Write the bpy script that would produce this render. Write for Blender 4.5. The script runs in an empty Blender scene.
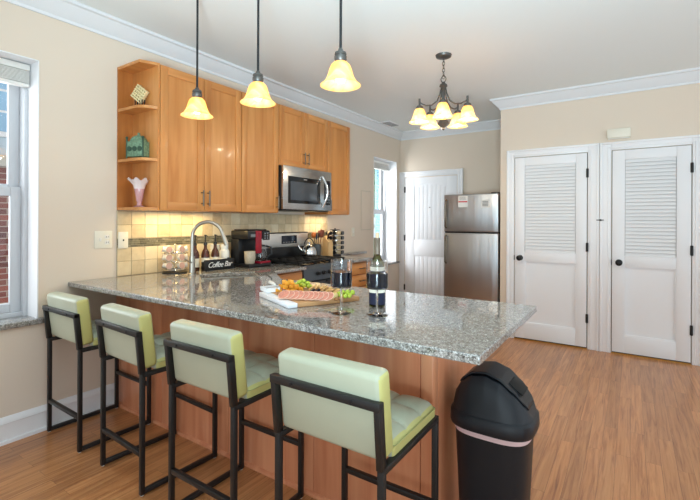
import bpy, bmesh, math, random
from mathutils import Vector, Matrix
random.seed(7)
PI = math.pi
S = bpy.context.scene
C = S.collection

# ------------------------------------------------------------------ camera
FPX, YAW, HOR, CAMZ, ROLL = 422.987, .5873, 221.027, 1.3216, .0041
cam_data = bpy.data.cameras.new('camera')
cam = bpy.data.objects.new('camera', cam_data)
C.objects.link(cam)
cam_data.sensor_fit = 'HORIZONTAL'
cam_data.sensor_width = 36.0
cam_data.lens = 36.0 * FPX / 700.0
cam_data.shift_y = -(250.0 - HOR) / 700.0
cam_data.clip_start = .02
M = Matrix.Rotation(YAW, 4, 'Z') @ Matrix.Rotation(PI / 2, 4, 'X') @ Matrix.Rotation(ROLL, 4, 'Z')
M.translation = (0, 0, CAMZ)
cam.matrix_world = M
S.camera = cam

# ------------------------------------------------------------------ world, lights, exposure
S.view_settings.view_transform = 'Standard'
S.view_settings.look = 'None'
S.view_settings.exposure = -.08
S.view_settings.gamma = 1.0
S.view_settings.use_curve_mapping = False
w = bpy.data.worlds.new('overcast_sky')
S.world = w
w.use_nodes = True
nt = w.node_tree
nt.nodes.clear()
wo = nt.nodes.new('ShaderNodeOutputWorld')
wb = nt.nodes.new('ShaderNodeBackground')
wb.inputs['Color'].default_value = (.86, .95, 1.0, 1)
wb.inputs['Strength'].default_value = 1.1
nt.links.new(wb.outputs[0], wo.inputs[0])


def area(name, loc, target, sx, sy, power, col=(1, 1, 1), spread=PI):
    d = bpy.data.lights.new(name, 'AREA')
    d.shape = 'RECTANGLE'
    d.size, d.size_y = sx, sy
    d.energy = power
    d.color = col
    d.spread = spread
    o = bpy.data.objects.new(name, d)
    C.objects.link(o)
    o.location = loc
    o.rotation_euler = (Vector(target) - Vector(loc)).to_track_quat('-Z', 'Y').to_euler()
    return o


def point(name, loc, power, col=(1, .8, .5), r=.03):
    d = bpy.data.lights.new(name, 'POINT')
    d.energy = power
    d.color = col
    d.shadow_soft_size = r
    o = bpy.data.objects.new(name, d)
    C.objects.link(o)
    o.location = loc
    return o


# daylight of the living room windows behind the camera, and of the window in the left wall
area('living_room_daylight', (2.6, -7.0, 1.7), (-1.6, 5.0, 1.4), 4.5, 2.4, 60, (.88, .97, 1.0))
area('side_room_daylight', (4.6, 1.6, 1.5), (-1.5, 5.0, 1.4), 2.6, 2.0, 18, (.95, .98, 1.0))
area('ceiling_bounce_fill', (.3, -.7, 1.0), (-.6, 1.3, 2.73), .6, .6, 70, (.66, .9, 1.0), math.radians(95))  # added fill lamp, aimed up to brighten the ceiling and the room
area('far_window_daylight', (-3.75, 4.9, 1.6), (-2.5, 6.08, 1.3),   .7, 1.4, 60, (.93, .97, 1.0))
area('left_window_daylight', (-3.75, .55, 1.6), (-2, .8, 1.0), 1.2, 1.6, 32, (.9, .96, 1.0))
# warm lights under the wall cabinets
area('under_cabinet_lamp', (-2.93, 2.05, 1.375), (-2.95, 2.05, .9), .6, .08, 3.6, (1, .76, .36))
area('right_under_cabinet_lamp', (-2.95, 3.9, 1.375), (-2.97, 3.9, .9), .3, .08, 1.8, (1, .8, .5))  # second under-cabinet lamp, right of the microwave


def pix(px, py, ax, val):
    """world point where the sight line through a photo point meets the plane ax = val"""
    a, b = px - 350., py - HOR
    c, s = math.cos(ROLL), math.sin(ROLL)
    a, b = c * a + s * b, -s * a + c * b
    l, v = a / FPX, -b / FPX
    r = Vector((-math.sin(YAW) + l * math.cos(YAW), math.cos(YAW) + l * math.sin(YAW), v))
    o = Vector((0, 0, CAMZ))
    return o + r * ((val - o[ax]) / r[ax])


# ------------------------------------------------------------------ materials
def lin(c):
    return tuple((x / 255 / 12.92 if x / 255 <= .04045 else ((x / 255 + .055) / 1.055) ** 2.4) for x in c) + (1,)


def mat(name, col=(200, 200, 200), rough=.5, metal=0, bump=0, bscale=60, var=0, vscale=4, spec=.5, coat=0, trans=0, ior=1.45,
        emit=None, estr=0, alpha=1, var_stretch=None):
    m = bpy.data.materials.new(name)
    m.use_nodes = True
    n, L = m.node_tree.nodes, m.node_tree.links
    b = n['Principled BSDF']
    b.inputs['Base Color'].default_value = lin(col)
    b.inputs['Roughness'].default_value = rough
    b.inputs['Metallic'].default_value = metal
    b.inputs['Specular IOR Level'].default_value = spec
    b.inputs['Coat Weight'].default_value = coat
    b.inputs['Coat Roughness'].default_value = .08
    b.inputs['Transmission Weight'].default_value = trans
    b.inputs['IOR'].default_value = ior
    if emit:
        b.inputs['Emission Color'].default_value = lin(emit)
        b.inputs['Emission Strength'].default_value = estr
    tc = n.new('ShaderNodeTexCoord')
    if var:
        t = n.new('ShaderNodeTexNoise')
        t.inputs['Scale'].default_value = vscale
        t.inputs['Detail'].default_value = 5
        src = tc.outputs['Object']
        if var_stretch:
            mp = n.new('ShaderNodeMapping')
            mp.inputs['Scale'].default_value = var_stretch
            L.new(src, mp.inputs[0])
            src = mp.outputs[0]
        L.new(src, t.inputs['Vector'])
        r = n.new('ShaderNodeMapRange')
        r.inputs['From Min'].default_value = .3
        r.inputs['From Max'].default_value = .7
        r.inputs['To Min'].default_value = 1 - var
        r.inputs['To Max'].default_value = 1 + var
        L.new(t.outputs['Fac'], r.inputs['Value'])
        mx = n.new('ShaderNodeVectorMath')
        mx.operation = 'SCALE'
        mx.inputs[0].default_value = lin(col)[:3]
        L.new(r.outputs[0], mx.inputs['Scale'])
        L.new(mx.outputs[0], b.inputs['Base Color'])
    if bump:
        t = n.new('ShaderNodeTexNoise')
        t.inputs['Scale'].default_value = bscale
        t.inputs['Detail'].default_value = 4
        L.new(tc.outputs['Object'], t.inputs['Vector'])
        bp = n.new('ShaderNodeBump')
        bp.inputs['Strength'].default_value = bump
        bp.inputs['Distance'].default_value = .01
        L.new(t.outputs['Fac'], bp.inputs['Height'])
        L.new(bp.outputs[0], b.inputs['Normal'])
    return m


def ramp(n, stops):
    r = n.new('ShaderNodeValToRGB')
    e = r.color_ramp.elements
    while len(e) < len(stops):
        e.new(.5)
    for i, (p, c) in enumerate(stops):
        e[i].position = p
        e[i].color = lin(c)
    return r


def wood_mat(name, dark, light, axis='Z', rough=.35, scale=1.0, coat=.15):
    m = mat(name, light, rough, coat=coat)
    n, L = m.node_tree.nodes, m.node_tree.links
    b = n['Principled BSDF']
    tc = n.new('ShaderNodeTexCoord')
    mp = n.new('ShaderNodeMapping')
    sc = {'X': (1.2, 14, 14), 'Y': (14, 1.2, 14), 'Z': (14, 14, 1.2)}[axis]
    mp.inputs['Scale'].default_value = [s * scale for s in sc]
    L.new(tc.outputs['Object'], mp.inputs[0])
    oi = n.new('ShaderNodeObjectInfo')
    ad = n.new('ShaderNodeVectorMath')
    ad.operation = 'ADD'
    L.new(mp.outputs[0], ad.inputs[0])
    k = n.new('ShaderNodeVectorMath')
    k.operation = 'SCALE'
    k.inputs[0].default_value = (37, 11, 5)
    L.new(oi.outputs['Random'], k.inputs['Scale'])
    L.new(k.outputs[0], ad.inputs[1])
    t = n.new('ShaderNodeTexNoise')
    t.inputs['Scale'].default_value = 1.0
    t.inputs['Detail'].default_value = 6
    t.inputs['Distortion'].default_value = .7
    L.new(ad.outputs[0], t.inputs['Vector'])
    r = ramp(n, [(.3, dark), (.68, light)])
    L.new(t.outputs['Fac'], r.inputs[0])
    L.new(r.outputs[0], b.inputs['Base Color'])
    return m


def granite_mat(name):
    m = mat(name, (170, 160, 150), .05, spec=.5, ior=1.95)
    n, L = m.node_tree.nodes, m.node_tree.links
    b = n['Principled BSDF']
    tc = n.new('ShaderNodeTexCoord')
    v = n.new('ShaderNodeTexVoronoi')
    v.inputs['Scale'].default_value = 250
    L.new(tc.outputs['Object'], v.inputs['Vector'])
    hs = n.new('ShaderNodeSeparateColor')
    L.new(v.outputs['Color'], hs.inputs[0])
    r = ramp(n, [(0, (20, 20, 23)), (.17, (58, 58, 60)), (.31, (112, 105, 98)), (.46, (146, 142, 136)), (.72, (172, 170, 166)), (.94, (222, 221, 218))])
    r.color_ramp.interpolation = 'CONSTANT'
    L.new(hs.outputs[0], r.inputs[0])
    t = n.new('ShaderNodeTexNoise')
    t.inputs['Scale'].default_value = 45
    t.inputs['Detail'].default_value = 4
    L.new(tc.outputs['Object'], t.inputs['Vector'])
    r2 = ramp(n, [(.35, (102, 97, 92)), (.6, (178, 175, 171))])
    L.new(t.outputs['Fac'], r2.inputs[0])
    mx = n.new('ShaderNodeMix')
    mx.data_type = 'RGBA'
    mx.inputs['Factor'].default_value = .45
    L.new(r.outputs[0], mx.inputs['A'])
    L.new(r2.outputs[0], mx.inputs['B'])
    L.new(mx.outputs['Result'], b.inputs['Base Color'])
    return m


def floor_mat():
    m = mat('oak_strip_floor', (150, 95, 60), .3, coat=.25)
    n, L = m.node_tree.nodes, m.node_tree.links
    b = n['Principled BSDF']
    tc = n.new('ShaderNodeTexCoord')
    mp = n.new('ShaderNodeMapping')
    mp.inputs['Rotation'].default_value = (0, 0, PI / 2)
    L.new(tc.outputs['Object'], mp.inputs[0])
    br = n.new('ShaderNodeTexBrick')
    br.inputs['Scale'].default_value = 1
    br.inputs['Brick Width'].default_value = .95
    br.inputs['Row Height'].default_value = .07
    br.inputs['Mortar Size'].default_value = .0006
    br.inputs['Mortar Smooth'].default_value = .2
    br.inputs['Bias'].default_value = 0
    br.offset = .37
    br.inputs['Color1'].default_value = (0, 0, 0, 1)
    br.inputs['Color2'].default_value = (1, 1, 1, 1)
    br.inputs['Mortar'].default_value = (.5, .5, .5, 1)
    L.new(mp.outputs[0], br.inputs['Vector'])
    # grain along the boards, offset board by board
    mg = n.new('ShaderNodeMapping')
    mg.inputs['Scale'].default_value = (34, 1.5, 1)
    L.new(tc.outputs['Object'], mg.inputs[0])
    sh = n.new('ShaderNodeVectorMath')
    sh.operation = 'SCALE'
    sh.inputs['Scale'].default_value = 23
    L.new(br.outputs['Color'], sh.inputs[0])
    ad = n.new('ShaderNodeVectorMath')
    ad.operation = 'ADD'
    L.new(mg.outputs[0], ad.inputs[0])
    L.new(sh.outputs[0], ad.inputs[1])
    t = n.new('ShaderNodeTexNoise')
    t.inputs['Scale'].default_value = 1.6
    t.inputs['Detail'].default_value = 7
    t.inputs['Roughness'].default_value = .62
    t.inputs['Distortion'].default_value = .8
    L.new(ad.outputs[0], t.inputs['Vector'])
    r = ramp(n, [(.2, (92, 50, 26)), (.36, (164, 106, 64)), (.5, (188, 128, 80)), (.62, (198, 140, 90)), (.82, (212, 156, 104))])
    L.new(t.outputs['Fac'], r.inputs[0])
    mr = n.new('ShaderNodeMapRange')
    mr.inputs['To Min'].default_value = .84
    mr.inputs['To Max'].default_value = 1.08
    L.new(br.outputs['Color'], mr.inputs['Value'])
    mul = n.new('ShaderNodeVectorMath')
    mul.operation = 'SCALE'
    L.new(r.outputs[0], mul.inputs[0])
    L.new(mr.outputs[0], mul.inputs['Scale'])
    mx = n.new('ShaderNodeMix')
    mx.data_type = 'RGBA'
    mx.inputs['B'].default_value = lin((96, 60, 36))
    L.new(br.outputs['Fac'], mx.inputs['Factor'])
    L.new(mul.outputs[0], mx.inputs['A'])
    L.new(mx.outputs['Result'], b.inputs['Base Color'])
    bp = n.new('ShaderNodeBump')
    bp.inputs['Strength'].default_value = .12
    bp.inputs['Distance'].default_value = .004
    L.new(t.outputs['Fac'], bp.inputs['Height'])
    L.new(bp.outputs[0], b.inputs['Normal'])
    return m


def tile_mat(name, stops, rough=.45):
    m = mat(name, stops[-1][1], rough)
    n, L = m.node_tree.nodes, m.node_tree.links
    b = n['Principled BSDF']
    g = n.new('ShaderNodeNewGeometry')
    tc = n.new('ShaderNodeTexCoord')
    t = n.new('ShaderNodeTexNoise')
    t.inputs['Scale'].default_value = 22
    t.inputs['Detail'].default_value = 6
    L.new(tc.outputs['Object'], t.inputs['Vector'])
    a = n.new('ShaderNodeMath')
    a.operation = 'MULTIPLY_ADD'
    a.inputs[1].default_value = .55
    L.new(g.outputs['Random Per Island'], a.inputs[0])
    k = n.new('ShaderNodeMath')
    k.operation = 'MULTIPLY'
    k.inputs[1].default_value = .45
    L.new(t.outputs['Fac'], k.inputs[0])
    L.new(k.outputs[0], a.inputs[2])
    r = ramp(n, stops)
    L.new(a.outputs[0], r.inputs[0])
    L.new(r.outputs[0], b.inputs['Base Color'])
    return m


def steel_mat(name, col=(190, 190, 190), rough=.25, aniso=(1, 1, 60), wave=None, wst=.05):
    m = mat(name, col, rough, metal=1)
    n, L = m.node_tree.nodes, m.node_tree.links
    b = n['Principled BSDF']
    tc = n.new('ShaderNodeTexCoord')
    mp = n.new('ShaderNodeMapping')
    mp.inputs['Scale'].default_value = aniso
    L.new(tc.outputs['Object'], mp.inputs[0])
    t = n.new('ShaderNodeTexNoise')
    t.inputs['Scale'].default_value = 6
    t.inputs['Detail'].default_value = 3
    L.new(mp.outputs[0], t.inputs['Vector'])
    mr = n.new('ShaderNodeMapRange')
    mr.inputs['To Min'].default_value = rough * .8
    mr.inputs['To Max'].default_value = rough * 1.25
    L.new(t.outputs['Fac'], mr.inputs['Value'])
    L.new(mr.outputs[0], b.inputs['Roughness'])
    bp = n.new('ShaderNodeBump')
    bp.inputs['Strength'].default_value = wst
    bp.inputs['Distance'].default_value = .01
    t2 = n.new('ShaderNodeTexNoise')
    t2.inputs['Scale'].default_value = 3.5
    if wave:
        mw_ = n.new('ShaderNodeMapping')
        mw_.inputs['Scale'].default_value = wave
        L.new(tc.outputs['Object'], mw_.inputs[0])
        t2.inputs['Scale'].default_value = 1.0
        L.new(mw_.outputs[0], t2.inputs['Vector'])
    else:
        L.new(tc.outputs['Object'], t2.inputs['Vector'])
    L.new(t2.outputs['Fac'], bp.inputs['Height'])
    L.new(bp.outputs[0], b.inputs['Normal'])
    return m


def glass_mat(name, col=(255, 255, 255), rough=0.0, ior=1.45):
    m = mat(name, col, rough, trans=1, ior=ior)
    return m


def pane_mat(name):
    """thin window glass: clear with a fresnel reflection"""
    m = bpy.data.materials.new(name)
    m.use_nodes = True
    n, L = m.node_tree.nodes, m.node_tree.links
    n.clear()
    o = n.new('ShaderNodeOutputMaterial')
    mx = n.new('ShaderNodeMixShader')
    lw = n.new('ShaderNodeLayerWeight')
    lw.inputs['Blend'].default_value = .12
    fr = n.new('ShaderNodeMath')
    fr.operation = 'MULTIPLY_ADD'
    fr.inputs[1].default_value = .3
    fr.inputs[2].default_value = .03
    L.new(lw.outputs['Facing'], fr.inputs[0])
    tr = n.new('ShaderNodeBsdfTransparent')
    gl = n.new('ShaderNodeBsdfGlossy')
    gl.inputs['Roughness'].default_value = .02
    L.new(fr.outputs[0], mx.inputs[0])
    L.new(tr.outputs[0], mx.inputs[1])
    L.new(gl.outputs[0], mx.inputs[2])
    L.new(mx.outputs[0], o.inputs[0])
    return m


def shade_mat(name):
    """amber alabaster glass shade, lit from inside"""
    m = bpy.data.materials.new(name)
    m.use_nodes = True
    n, L = m.node_tree.nodes, m.node_tree.links
    n.clear()
    o = n.new('ShaderNodeOutputMaterial')
    tc = n.new('ShaderNodeTexCoord')
    t = n.new('ShaderNodeTexNoise')
    t.inputs['Scale'].default_value = 14
    t.inputs['Detail'].default_value = 4
    t.inputs['Distortion'].default_value = 1.5
    L.new(tc.outputs['Object'], t.inputs['Vector'])
    r = ramp(n, [(.3, (246, 196, 116)), (.7, (255, 226, 164))])
    L.new(t.outputs['Fac'], r.inputs[0])
    tl = n.new('ShaderNodeBsdfTranslucent')
    df = n.new('ShaderNodeBsdfDiffuse')
    gl = n.new('ShaderNodeBsdfGlossy')
    gl.inputs['Roughness'].default_value = .15
    em = n.new('ShaderNodeEmission')
    em.inputs['Strength'].default_value = .3
    for q in (tl, df, em):
        L.new(r.outputs[0], q.inputs['Color'])
    m1 = n.new('ShaderNodeMixShader')
    m1.inputs[0].default_value = .4
    L.new(tl.outputs[0], m1.inputs[1])
    L.new(df.outputs[0], m1.inputs[2])
    m2 = n.new('ShaderNodeMixShader')
    m2.inputs[0].default_value = .05
    tp = n.new('ShaderNodeBsdfTransparent')
    m3 = n.new('ShaderNodeMixShader')
    m3.inputs[0].default_value = .16
    L.new(m1.outputs[0], m3.inputs[1])
    L.new(tp.outputs[0], m3.inputs[2])
    L.new(m3.outputs[0], m2.inputs[1])
    L.new(gl.outputs[0], m2.inputs[2])
    a = n.new('ShaderNodeAddShader')
    L.new(m2.outputs[0], a.inputs[0])
    L.new(em.outputs[0], a.inputs[1])
    L.new(a.outputs[0], o.inputs[0])
    return m


def brick_mat(name):
    m = mat(name, (140, 80, 70), .85)
    n, L = m.node_tree.nodes, m.node_tree.links
    b = n['Principled BSDF']
    tc = n.new('ShaderNodeTexCoord')
    mp = n.new('ShaderNodeMapping')
    mp.inputs['Rotation'].default_value = (PI / 2, 0, PI / 2)
    L.new(tc.outputs['Object'], mp.inputs[0])
    sp = n.new('ShaderNodeSeparateXYZ')
    L.new(tc.outputs['Object'], sp.inputs[0])
    cb = n.new('ShaderNodeCombineXYZ')
    L.new(sp.outputs['Y'], cb.inputs['X'])
    L.new(sp.outputs['Z'], cb.inputs['Y'])
    br = n.new('ShaderNodeTexBrick')
    br.inputs['Scale'].default_value = 1
    br.inputs['Brick Width'].default_value = .21
    br.inputs['Row Height'].default_value = .07
    br.inputs['Mortar Size'].default_value = .006
    br.inputs['Color1'].default_value = lin((150, 84, 74))
    br.inputs['Color2'].default_value = lin((104, 66, 66))
    br.inputs['Mortar'].default_value = lin((176, 160, 150))
    L.new(cb.outputs[0], br.inputs['Vector'])
    L.new(br.outputs['Color'], b.inputs['Base Color'])
    return m


m_wall = mat('beige_wall_paint', (225, 210, 193), .85, bump=.02, bscale=300)
m_ceil = mat('white_ceiling_paint', (236, 241, 241), .9)
m_trim = mat('white_trim_paint', (238, 238, 240), .35)
m_crown = mat('white_crown_paint', (226, 228, 231), .6)
m_door = mat('white_door_paint', (234, 235, 238), .4)
m_louver = mat('white_louver_paint', (232, 233, 235), .5)
m_floor = floor_mat()
m_granite = granite_mat('speckled_granite')
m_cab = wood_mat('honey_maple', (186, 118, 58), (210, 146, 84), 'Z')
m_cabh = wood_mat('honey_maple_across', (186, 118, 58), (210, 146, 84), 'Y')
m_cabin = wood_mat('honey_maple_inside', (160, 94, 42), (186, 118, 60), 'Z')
m_pen = wood_mat('peninsula_cherry', (206, 128, 90), (228, 160, 120), 'Z', rough=.3)
m_gap = mat('dark_wood_gap', (78, 44, 22), .7)
m_tile = tile_mat('travertine_tile', [(.15, (186, 164, 130)), (.5, (220, 200, 164)), (.85, (234, 220, 190))])
m_grout = mat('grout', (186, 168, 138), .9)
m_mosaic = tile_mat('glass_mosaic', [(.12, (70, 68, 56)), (.4, (132, 124, 100)), (.62, (96, 92, 78)), (.85, (184, 174, 148))], .2)
m_steel = steel_mat('brushed_stainless')
m_fridge = steel_mat('fridge_stainless', (190, 194, 198), .34, (1, 1, 50), (6, 6, .5), 1.0)
m_nickel = mat('brushed_nickel', (172, 166, 156), .28, metal=1)
m_pull = mat('dark_nickel_pull', (120, 110, 98), .35, metal=1)
m_chrome = mat('chrome', (220, 220, 220), .1, metal=1)
m_black = mat('black_metal', (24, 24, 26), .4, spec=.4)
m_blackp = mat('black_plastic', (22, 23, 26), .35)
m_blackgl = mat('black_glass', (16, 18, 22), .06, spec=.6)
m_bronze = mat('dark_pewter', (96, 94, 91), .42, metal=.7)
m_iron = mat('cast_iron', (20, 20, 21), .6)
m_frame = mat('stool_black_frame', (32, 31, 31), .38, spec=.5)
m_vinyl = mat('pale_green_leatherette', (180, 184, 162), .36, bump=.05, bscale=260, var=.04, vscale=5)
m_yellow_side = mat('yellow_green_side', (198, 194, 124), .4, bump=.05, bscale=260)
m_seam = mat('stitched_seam', (176, 178, 120), .6)
m_bin = mat('charcoal_bin_plastic', (24, 29, 36), .42, bump=.05, bscale=500)
m_bag = mat('pale_pink_bag_edge', (232, 208, 214), .5)
m_white = mat('white_plastic', (236, 234, 228), .4)
m_ivory = mat('ivory_plate', (232, 226, 210), .4)
m_ceramic = mat('white_ceramic', (232, 230, 224), .2)
m_pane = pane_mat('window_pane_glass')
m_vinylframe = mat('white_vinyl_window_frame', (206, 208, 212), .4)
m_shade = shade_mat('amber_alabaster_shade')
m_bulb = mat('lit_bulb', (255, 240, 210), .4, emit=(255, 226, 170), estr=8)
m_clear = glass_mat('clear_glass')
m_wine = mat('dark_red_wine', (14, 18, 36), .05, spec=.3)  # bluish cast of a reflection is put into the base colour
m_bottle = glass_mat('olive_bottle_glass', (150, 156, 60), .02)
m_label = mat('cream_paper_label', (228, 222, 206), .7)
m_navy = mat('navy_paper_label', (26, 34, 62), .5)
m_foil = mat('brown_grey_foil', (120, 106, 92), .4, metal=.3)
m_cork = mat('cork', (206, 180, 148), .85)
m_board = wood_mat('board_beech', (176, 124, 78), (206, 160, 112), 'X', .45, coat=0)
m_marble = mat('white_marble', (232, 234, 238), .25, var=.04)
m_cheddar = mat('orange_cheddar', (238, 168, 52), .5, var=.05, vscale=40)
m_pale = mat('pale_cheese', (240, 216, 150), .5)
m_grape = mat('green_grape_skin', (176, 196, 70), .25, var=.08, vscale=30)
m_salami = mat('salami_pink', (200, 128, 108), .5, var=.25, vscale=160)
m_rind = mat('salami_rind', (228, 186, 164), .7)
m_cracker = mat('baked_cracker', (222, 184, 124), .75, var=.12, vscale=60)
m_olive = mat('black_olive_skin', (40, 30, 40), .25)
m_nut = mat('walnut_brown', (150, 100, 58), .7, var=.2, vscale=90)
m_stem = mat('grape_stem_green', (128, 128, 60), .7)
m_red = mat('red_plastic', (140, 22, 40), .25)
m_mugm = mat('speckled_mug_glaze', (176, 164, 146), .35, var=.18, vscale=120)
m_amber = mat('amber_bottle_glass', (70, 34, 22), .08, spec=.6)
m_pink = mat('pink_fluted_glass', (230, 180, 184), .12, trans=.35)
m_pinktop = mat('frosted_pink_white_rim', (244, 230, 230), .2, trans=.2)
m_green = mat('aged_green_metal', (112, 142, 116), .5, metal=.2, var=.35, vscale=70)
m_greend = mat('dark_green_metal', (58, 84, 68), .5, metal=.3)
m_bamboo = mat('pale_cane', (226, 208, 160), .6)
m_woodlt = wood_mat('light_wood', (196, 156, 104), (222, 186, 138), 'Z', .5, coat=0)
m_woodrd = mat('reddish_wood', (120, 62, 46), .5)
m_orange = mat('orange_silicone', (216, 112, 44), .45)
m_blue = mat('blue_silicone', (36, 62, 92), .45)
m_brick = brick_mat('red_brick')
m_siding = mat('blue_painted_shutter', (140, 190, 214), .6)
m_leaf = mat('outdoor_leaf_green', (120, 160, 80), .7, var=.3, vscale=8)
m_bark = mat('bark_brown', (96, 76, 60), .9)
m_stone = mat('pale_stone_paving', (190, 186, 178), .9, var=.1)
m_pod = mat('coffee_pod_foil', (214, 170, 150), .35, metal=.3)
m_podcup = mat('white_pod_cup', (236, 230, 222), .4)
m_chalk = mat('chalkboard_black', (26, 26, 28), .6)
m_ink = mat('white_lettering', (240, 240, 238), .6)
m_redink = mat('red_print', (206, 60, 66), .6)
m_paper = mat('white_paper_note', (236, 236, 234), .7)
m_greyp = mat('grey_vent_slot', (120, 122, 124), .6)
m_display = mat('dark_display', (30, 36, 48), .12)
m_brass = mat('brass_threshold', (190, 140, 70), .4, metal=.6)


# ------------------------------------------------------------------ mesh builder
class MB:
    def __init__(self):
        self.b = bmesh.new()

    def box(self, x0, x1, y0, y1, z0, z1, bev=0, seg=2):
        r = bmesh.ops.create_cube(self.b, size=1)
        vs = r['verts']
        for v in vs:
            v.co = Vector((x0 + (x1 - x0) * (v.co.x + .5), y0 + (y1 - y0) * (v.co.y + .5), z0 + (z1 - z0) * (v.co.z + .5)))
        if bev:
            es = list({e for v in vs for e in v.link_edges})
            r2 = bmesh.ops.bevel(self.b, geom=es, offset=bev, segments=seg, affect='EDGES', profile=.5)
            vs = list({v for f in r2['faces'] for v in f.verts} | {v for v in vs if v.is_valid})
        return vs

    def xf(self, vs, m):
        for v in vs:
            v.co = m @ v.co
        return self

    def lathe(self, prof, seg=32, c=(0, 0, 0), cap=True, flute=None):
        """prof: list of (r, z)"""
        rings = []
        allv = []
        for r, z in prof:
            if r < 1e-6:
                v = self.b.verts.new((c[0], c[1], c[2] + z))
                rings.append([v])
                allv.append(v)
                continue
            ring = []
            for k in range(seg):
                a = 2 * PI * k / seg
                rr, zz = r, z
                if flute:
                    rr, zz = flute(r, z, a)
                ring.append(self.b.verts.new((c[0] + rr * math.cos(a), c[1] + rr * math.sin(a), c[2] + zz)))
            rings.append(ring)
            allv += ring
        for A, B in zip(rings, rings[1:]):
            if len(A) == 1 and len(B) == 1:
                continue
            for k in range(seg):
                k2 = (k + 1) % seg
                if len(A) == 1:
                    self.b.faces.new((A[0], B[k2], B[k]))
                elif len(B) == 1:
                    self.b.faces.new((A[k], A[k2], B[0]))
                else:
                    self.b.faces.new((A[k], A[k2], B[k2], B[k]))
        if cap:
            for R in (rings[0], rings[-1]):
                if len(R) > 2:
                    self.b.faces.new(R)
        return allv

    def tube(self, pts, r, seg=10, closed=False, radii=None):
        pts = [Vector(p) for p in pts]
        n = len(pts)
        rings = []
        up = None
        for i, p in enumerate(pts):
            if closed:
                t = (pts[(i + 1) % n] - pts[i - 1]).normalized()
            else:
                t = (pts[min(i + 1, n - 1)] - pts[max(i - 1, 0)]).normalized()
            if up is None:
                up = Vector((0, 0, 1)) if abs(t.z) < .9 else Vector((1, 0, 0))
            s = t.cross(up).normalized()
            u = s.cross(t).normalized()
            up = u
            rr = radii[i] if radii else r
            rings.append([self.b.verts.new(p + (s * math.cos(2 * PI * k / seg) + u * math.sin(2 * PI * k / seg)) * rr) for k in range(seg)])
        rng = range(n) if closed else range(n - 1)
        for i in rng:
            A, B = rings[i], rings[(i + 1) % n]
            for k in range(seg):
                self.b.faces.new((A[k], A[(k + 1) % seg], B[(k + 1) % seg], B[k]))
        if not closed:
            self.b.faces.new(rings[0])
            self.b.faces.new(rings[-1])
        return [v for R in rings for v in R]

    def bar(self, p, q, wx, wy, bev=0):
        """square bar from p to q; wx across, wy the other way"""
        p, q = Vector(p), Vector(q)
        d = q - p
        vs = self.box(-wx / 2, wx / 2, -wy / 2, wy / 2, 0, d.length, bev)
        self.xf(vs, Matrix.Translation(p) @ d.to_track_quat('Z', 'Y').to_matrix().to_4x4())
        return vs

    def prism(self, poly, z0, z1, holes=()):
        """extruded polygon in xy; holes are polygons cut through it"""
        if not holes:
            lo = [self.b.verts.new((x, y, z0)) for x, y in poly]
            hi = [self.b.verts.new((x, y, z1)) for x, y in poly]
            self.b.faces.new(lo)
            self.b.faces.new(hi)
            n = len(poly)
            for i in range(n):
                self.b.faces.new((lo[i], lo[(i + 1) % n], hi[(i + 1) % n], hi[i]))
            return lo + hi
        allv = []
        loops = {}
        for z in (z0, z1):
            edges = []
            for j, pl in enumerate([poly] + list(holes)):
                vs = [self.b.verts.new((x, y, z)) for x, y in pl]
                loops[(z, j)] = vs
                allv += vs
                for i in range(len(vs)):
                    edges.append(self.b.edges.new((vs[i], vs[(i + 1) % len(vs)])))
            bmesh.ops.triangle_fill(self.b, use_beauty=True, use_dissolve=False, edges=edges)
        for j in range(1 + len(holes)):
            A, B = loops[(z0, j)], loops[(z1, j)]
            for i in range(len(A)):
                self.b.faces.new((A[i], A[(i + 1) % len(A)], B[(i + 1) % len(A)], B[i]))
        return allv

    def sweep(self, prof, p, q, out, up=(0, 0, 1), mp=0, mq=0):
        """straight moulding: prof is (outward, upward) pairs swept from p to q"""
        p, q, out, up = Vector(p), Vector(q), Vector(out), Vector(up)
        d = (q - p).normalized()
        A = [self.b.verts.new(p + out * a + up * b - d * a * mp) for a, b in prof]
        B = [self.b.verts.new(q + out * a + up * b + d * a * mq) for a, b in prof]
        n = len(prof)
        for i in range(n):
            self.b.faces.new((A[i], A[(i + 1) % n], B[(i + 1) % n], B[i]))
        self.b.faces.new(A)
        self.b.faces.new(B)
        return A + B

    def ball(self, c, r, sx=1, sy=1, sz=1, u=14, v=10):
        res = bmesh.ops.create_uvsphere(self.b, u_segments=u, v_segments=v, radius=r)
        for q in res['verts']:
            q.co = Vector((c[0] + q.co.x * sx, c[1] + q.co.y * sy, c[2] + q.co.z * sz))
        return res['verts']

    def build(self, name, m, parent=None, smooth=True, angle=40, loc=None):
        bmesh.ops.recalc_face_normals(self.b, faces=self.b.faces)
        me = bpy.data.meshes.new(name)
        self.b.to_mesh(me)
        self.b.free()
        if smooth:
            for p in me.polygons:
                p.use_smooth = True
            me.set_sharp_from_angle(angle=math.radians(angle))
        me.materials.append(m)
        o = bpy.data.objects.new(name, me)
        C.objects.link(o)
        if parent:
            o.parent = parent
        if loc:
            o.location = loc
        return o


def bx(name, m, parent, x0, x1, y0, y1, z0, z1, bev=0, seg=2):
    b = MB()
    b.box(x0, x1, y0, y1, z0, z1, bev, seg)
    return b.build(name, m, parent)


def thing(name, label, cat, loc=(0, 0, 0), rz=0, group=None):
    o = bpy.data.objects.new(name, None)
    C.objects.link(o)
    o.empty_display_size = .1
    o.location = loc
    o.rotation_euler = (0, 0, rz)
    o['label'] = label
    o['category'] = cat
    if group:
        o['group'] = group
    return o


def tag(o, label, cat, group=None):
    o['label'] = label
    o['category'] = cat
    if group:
        o['group'] = group
    return o


def struct(o):
    o['kind'] = 'structure'
    return o


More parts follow.
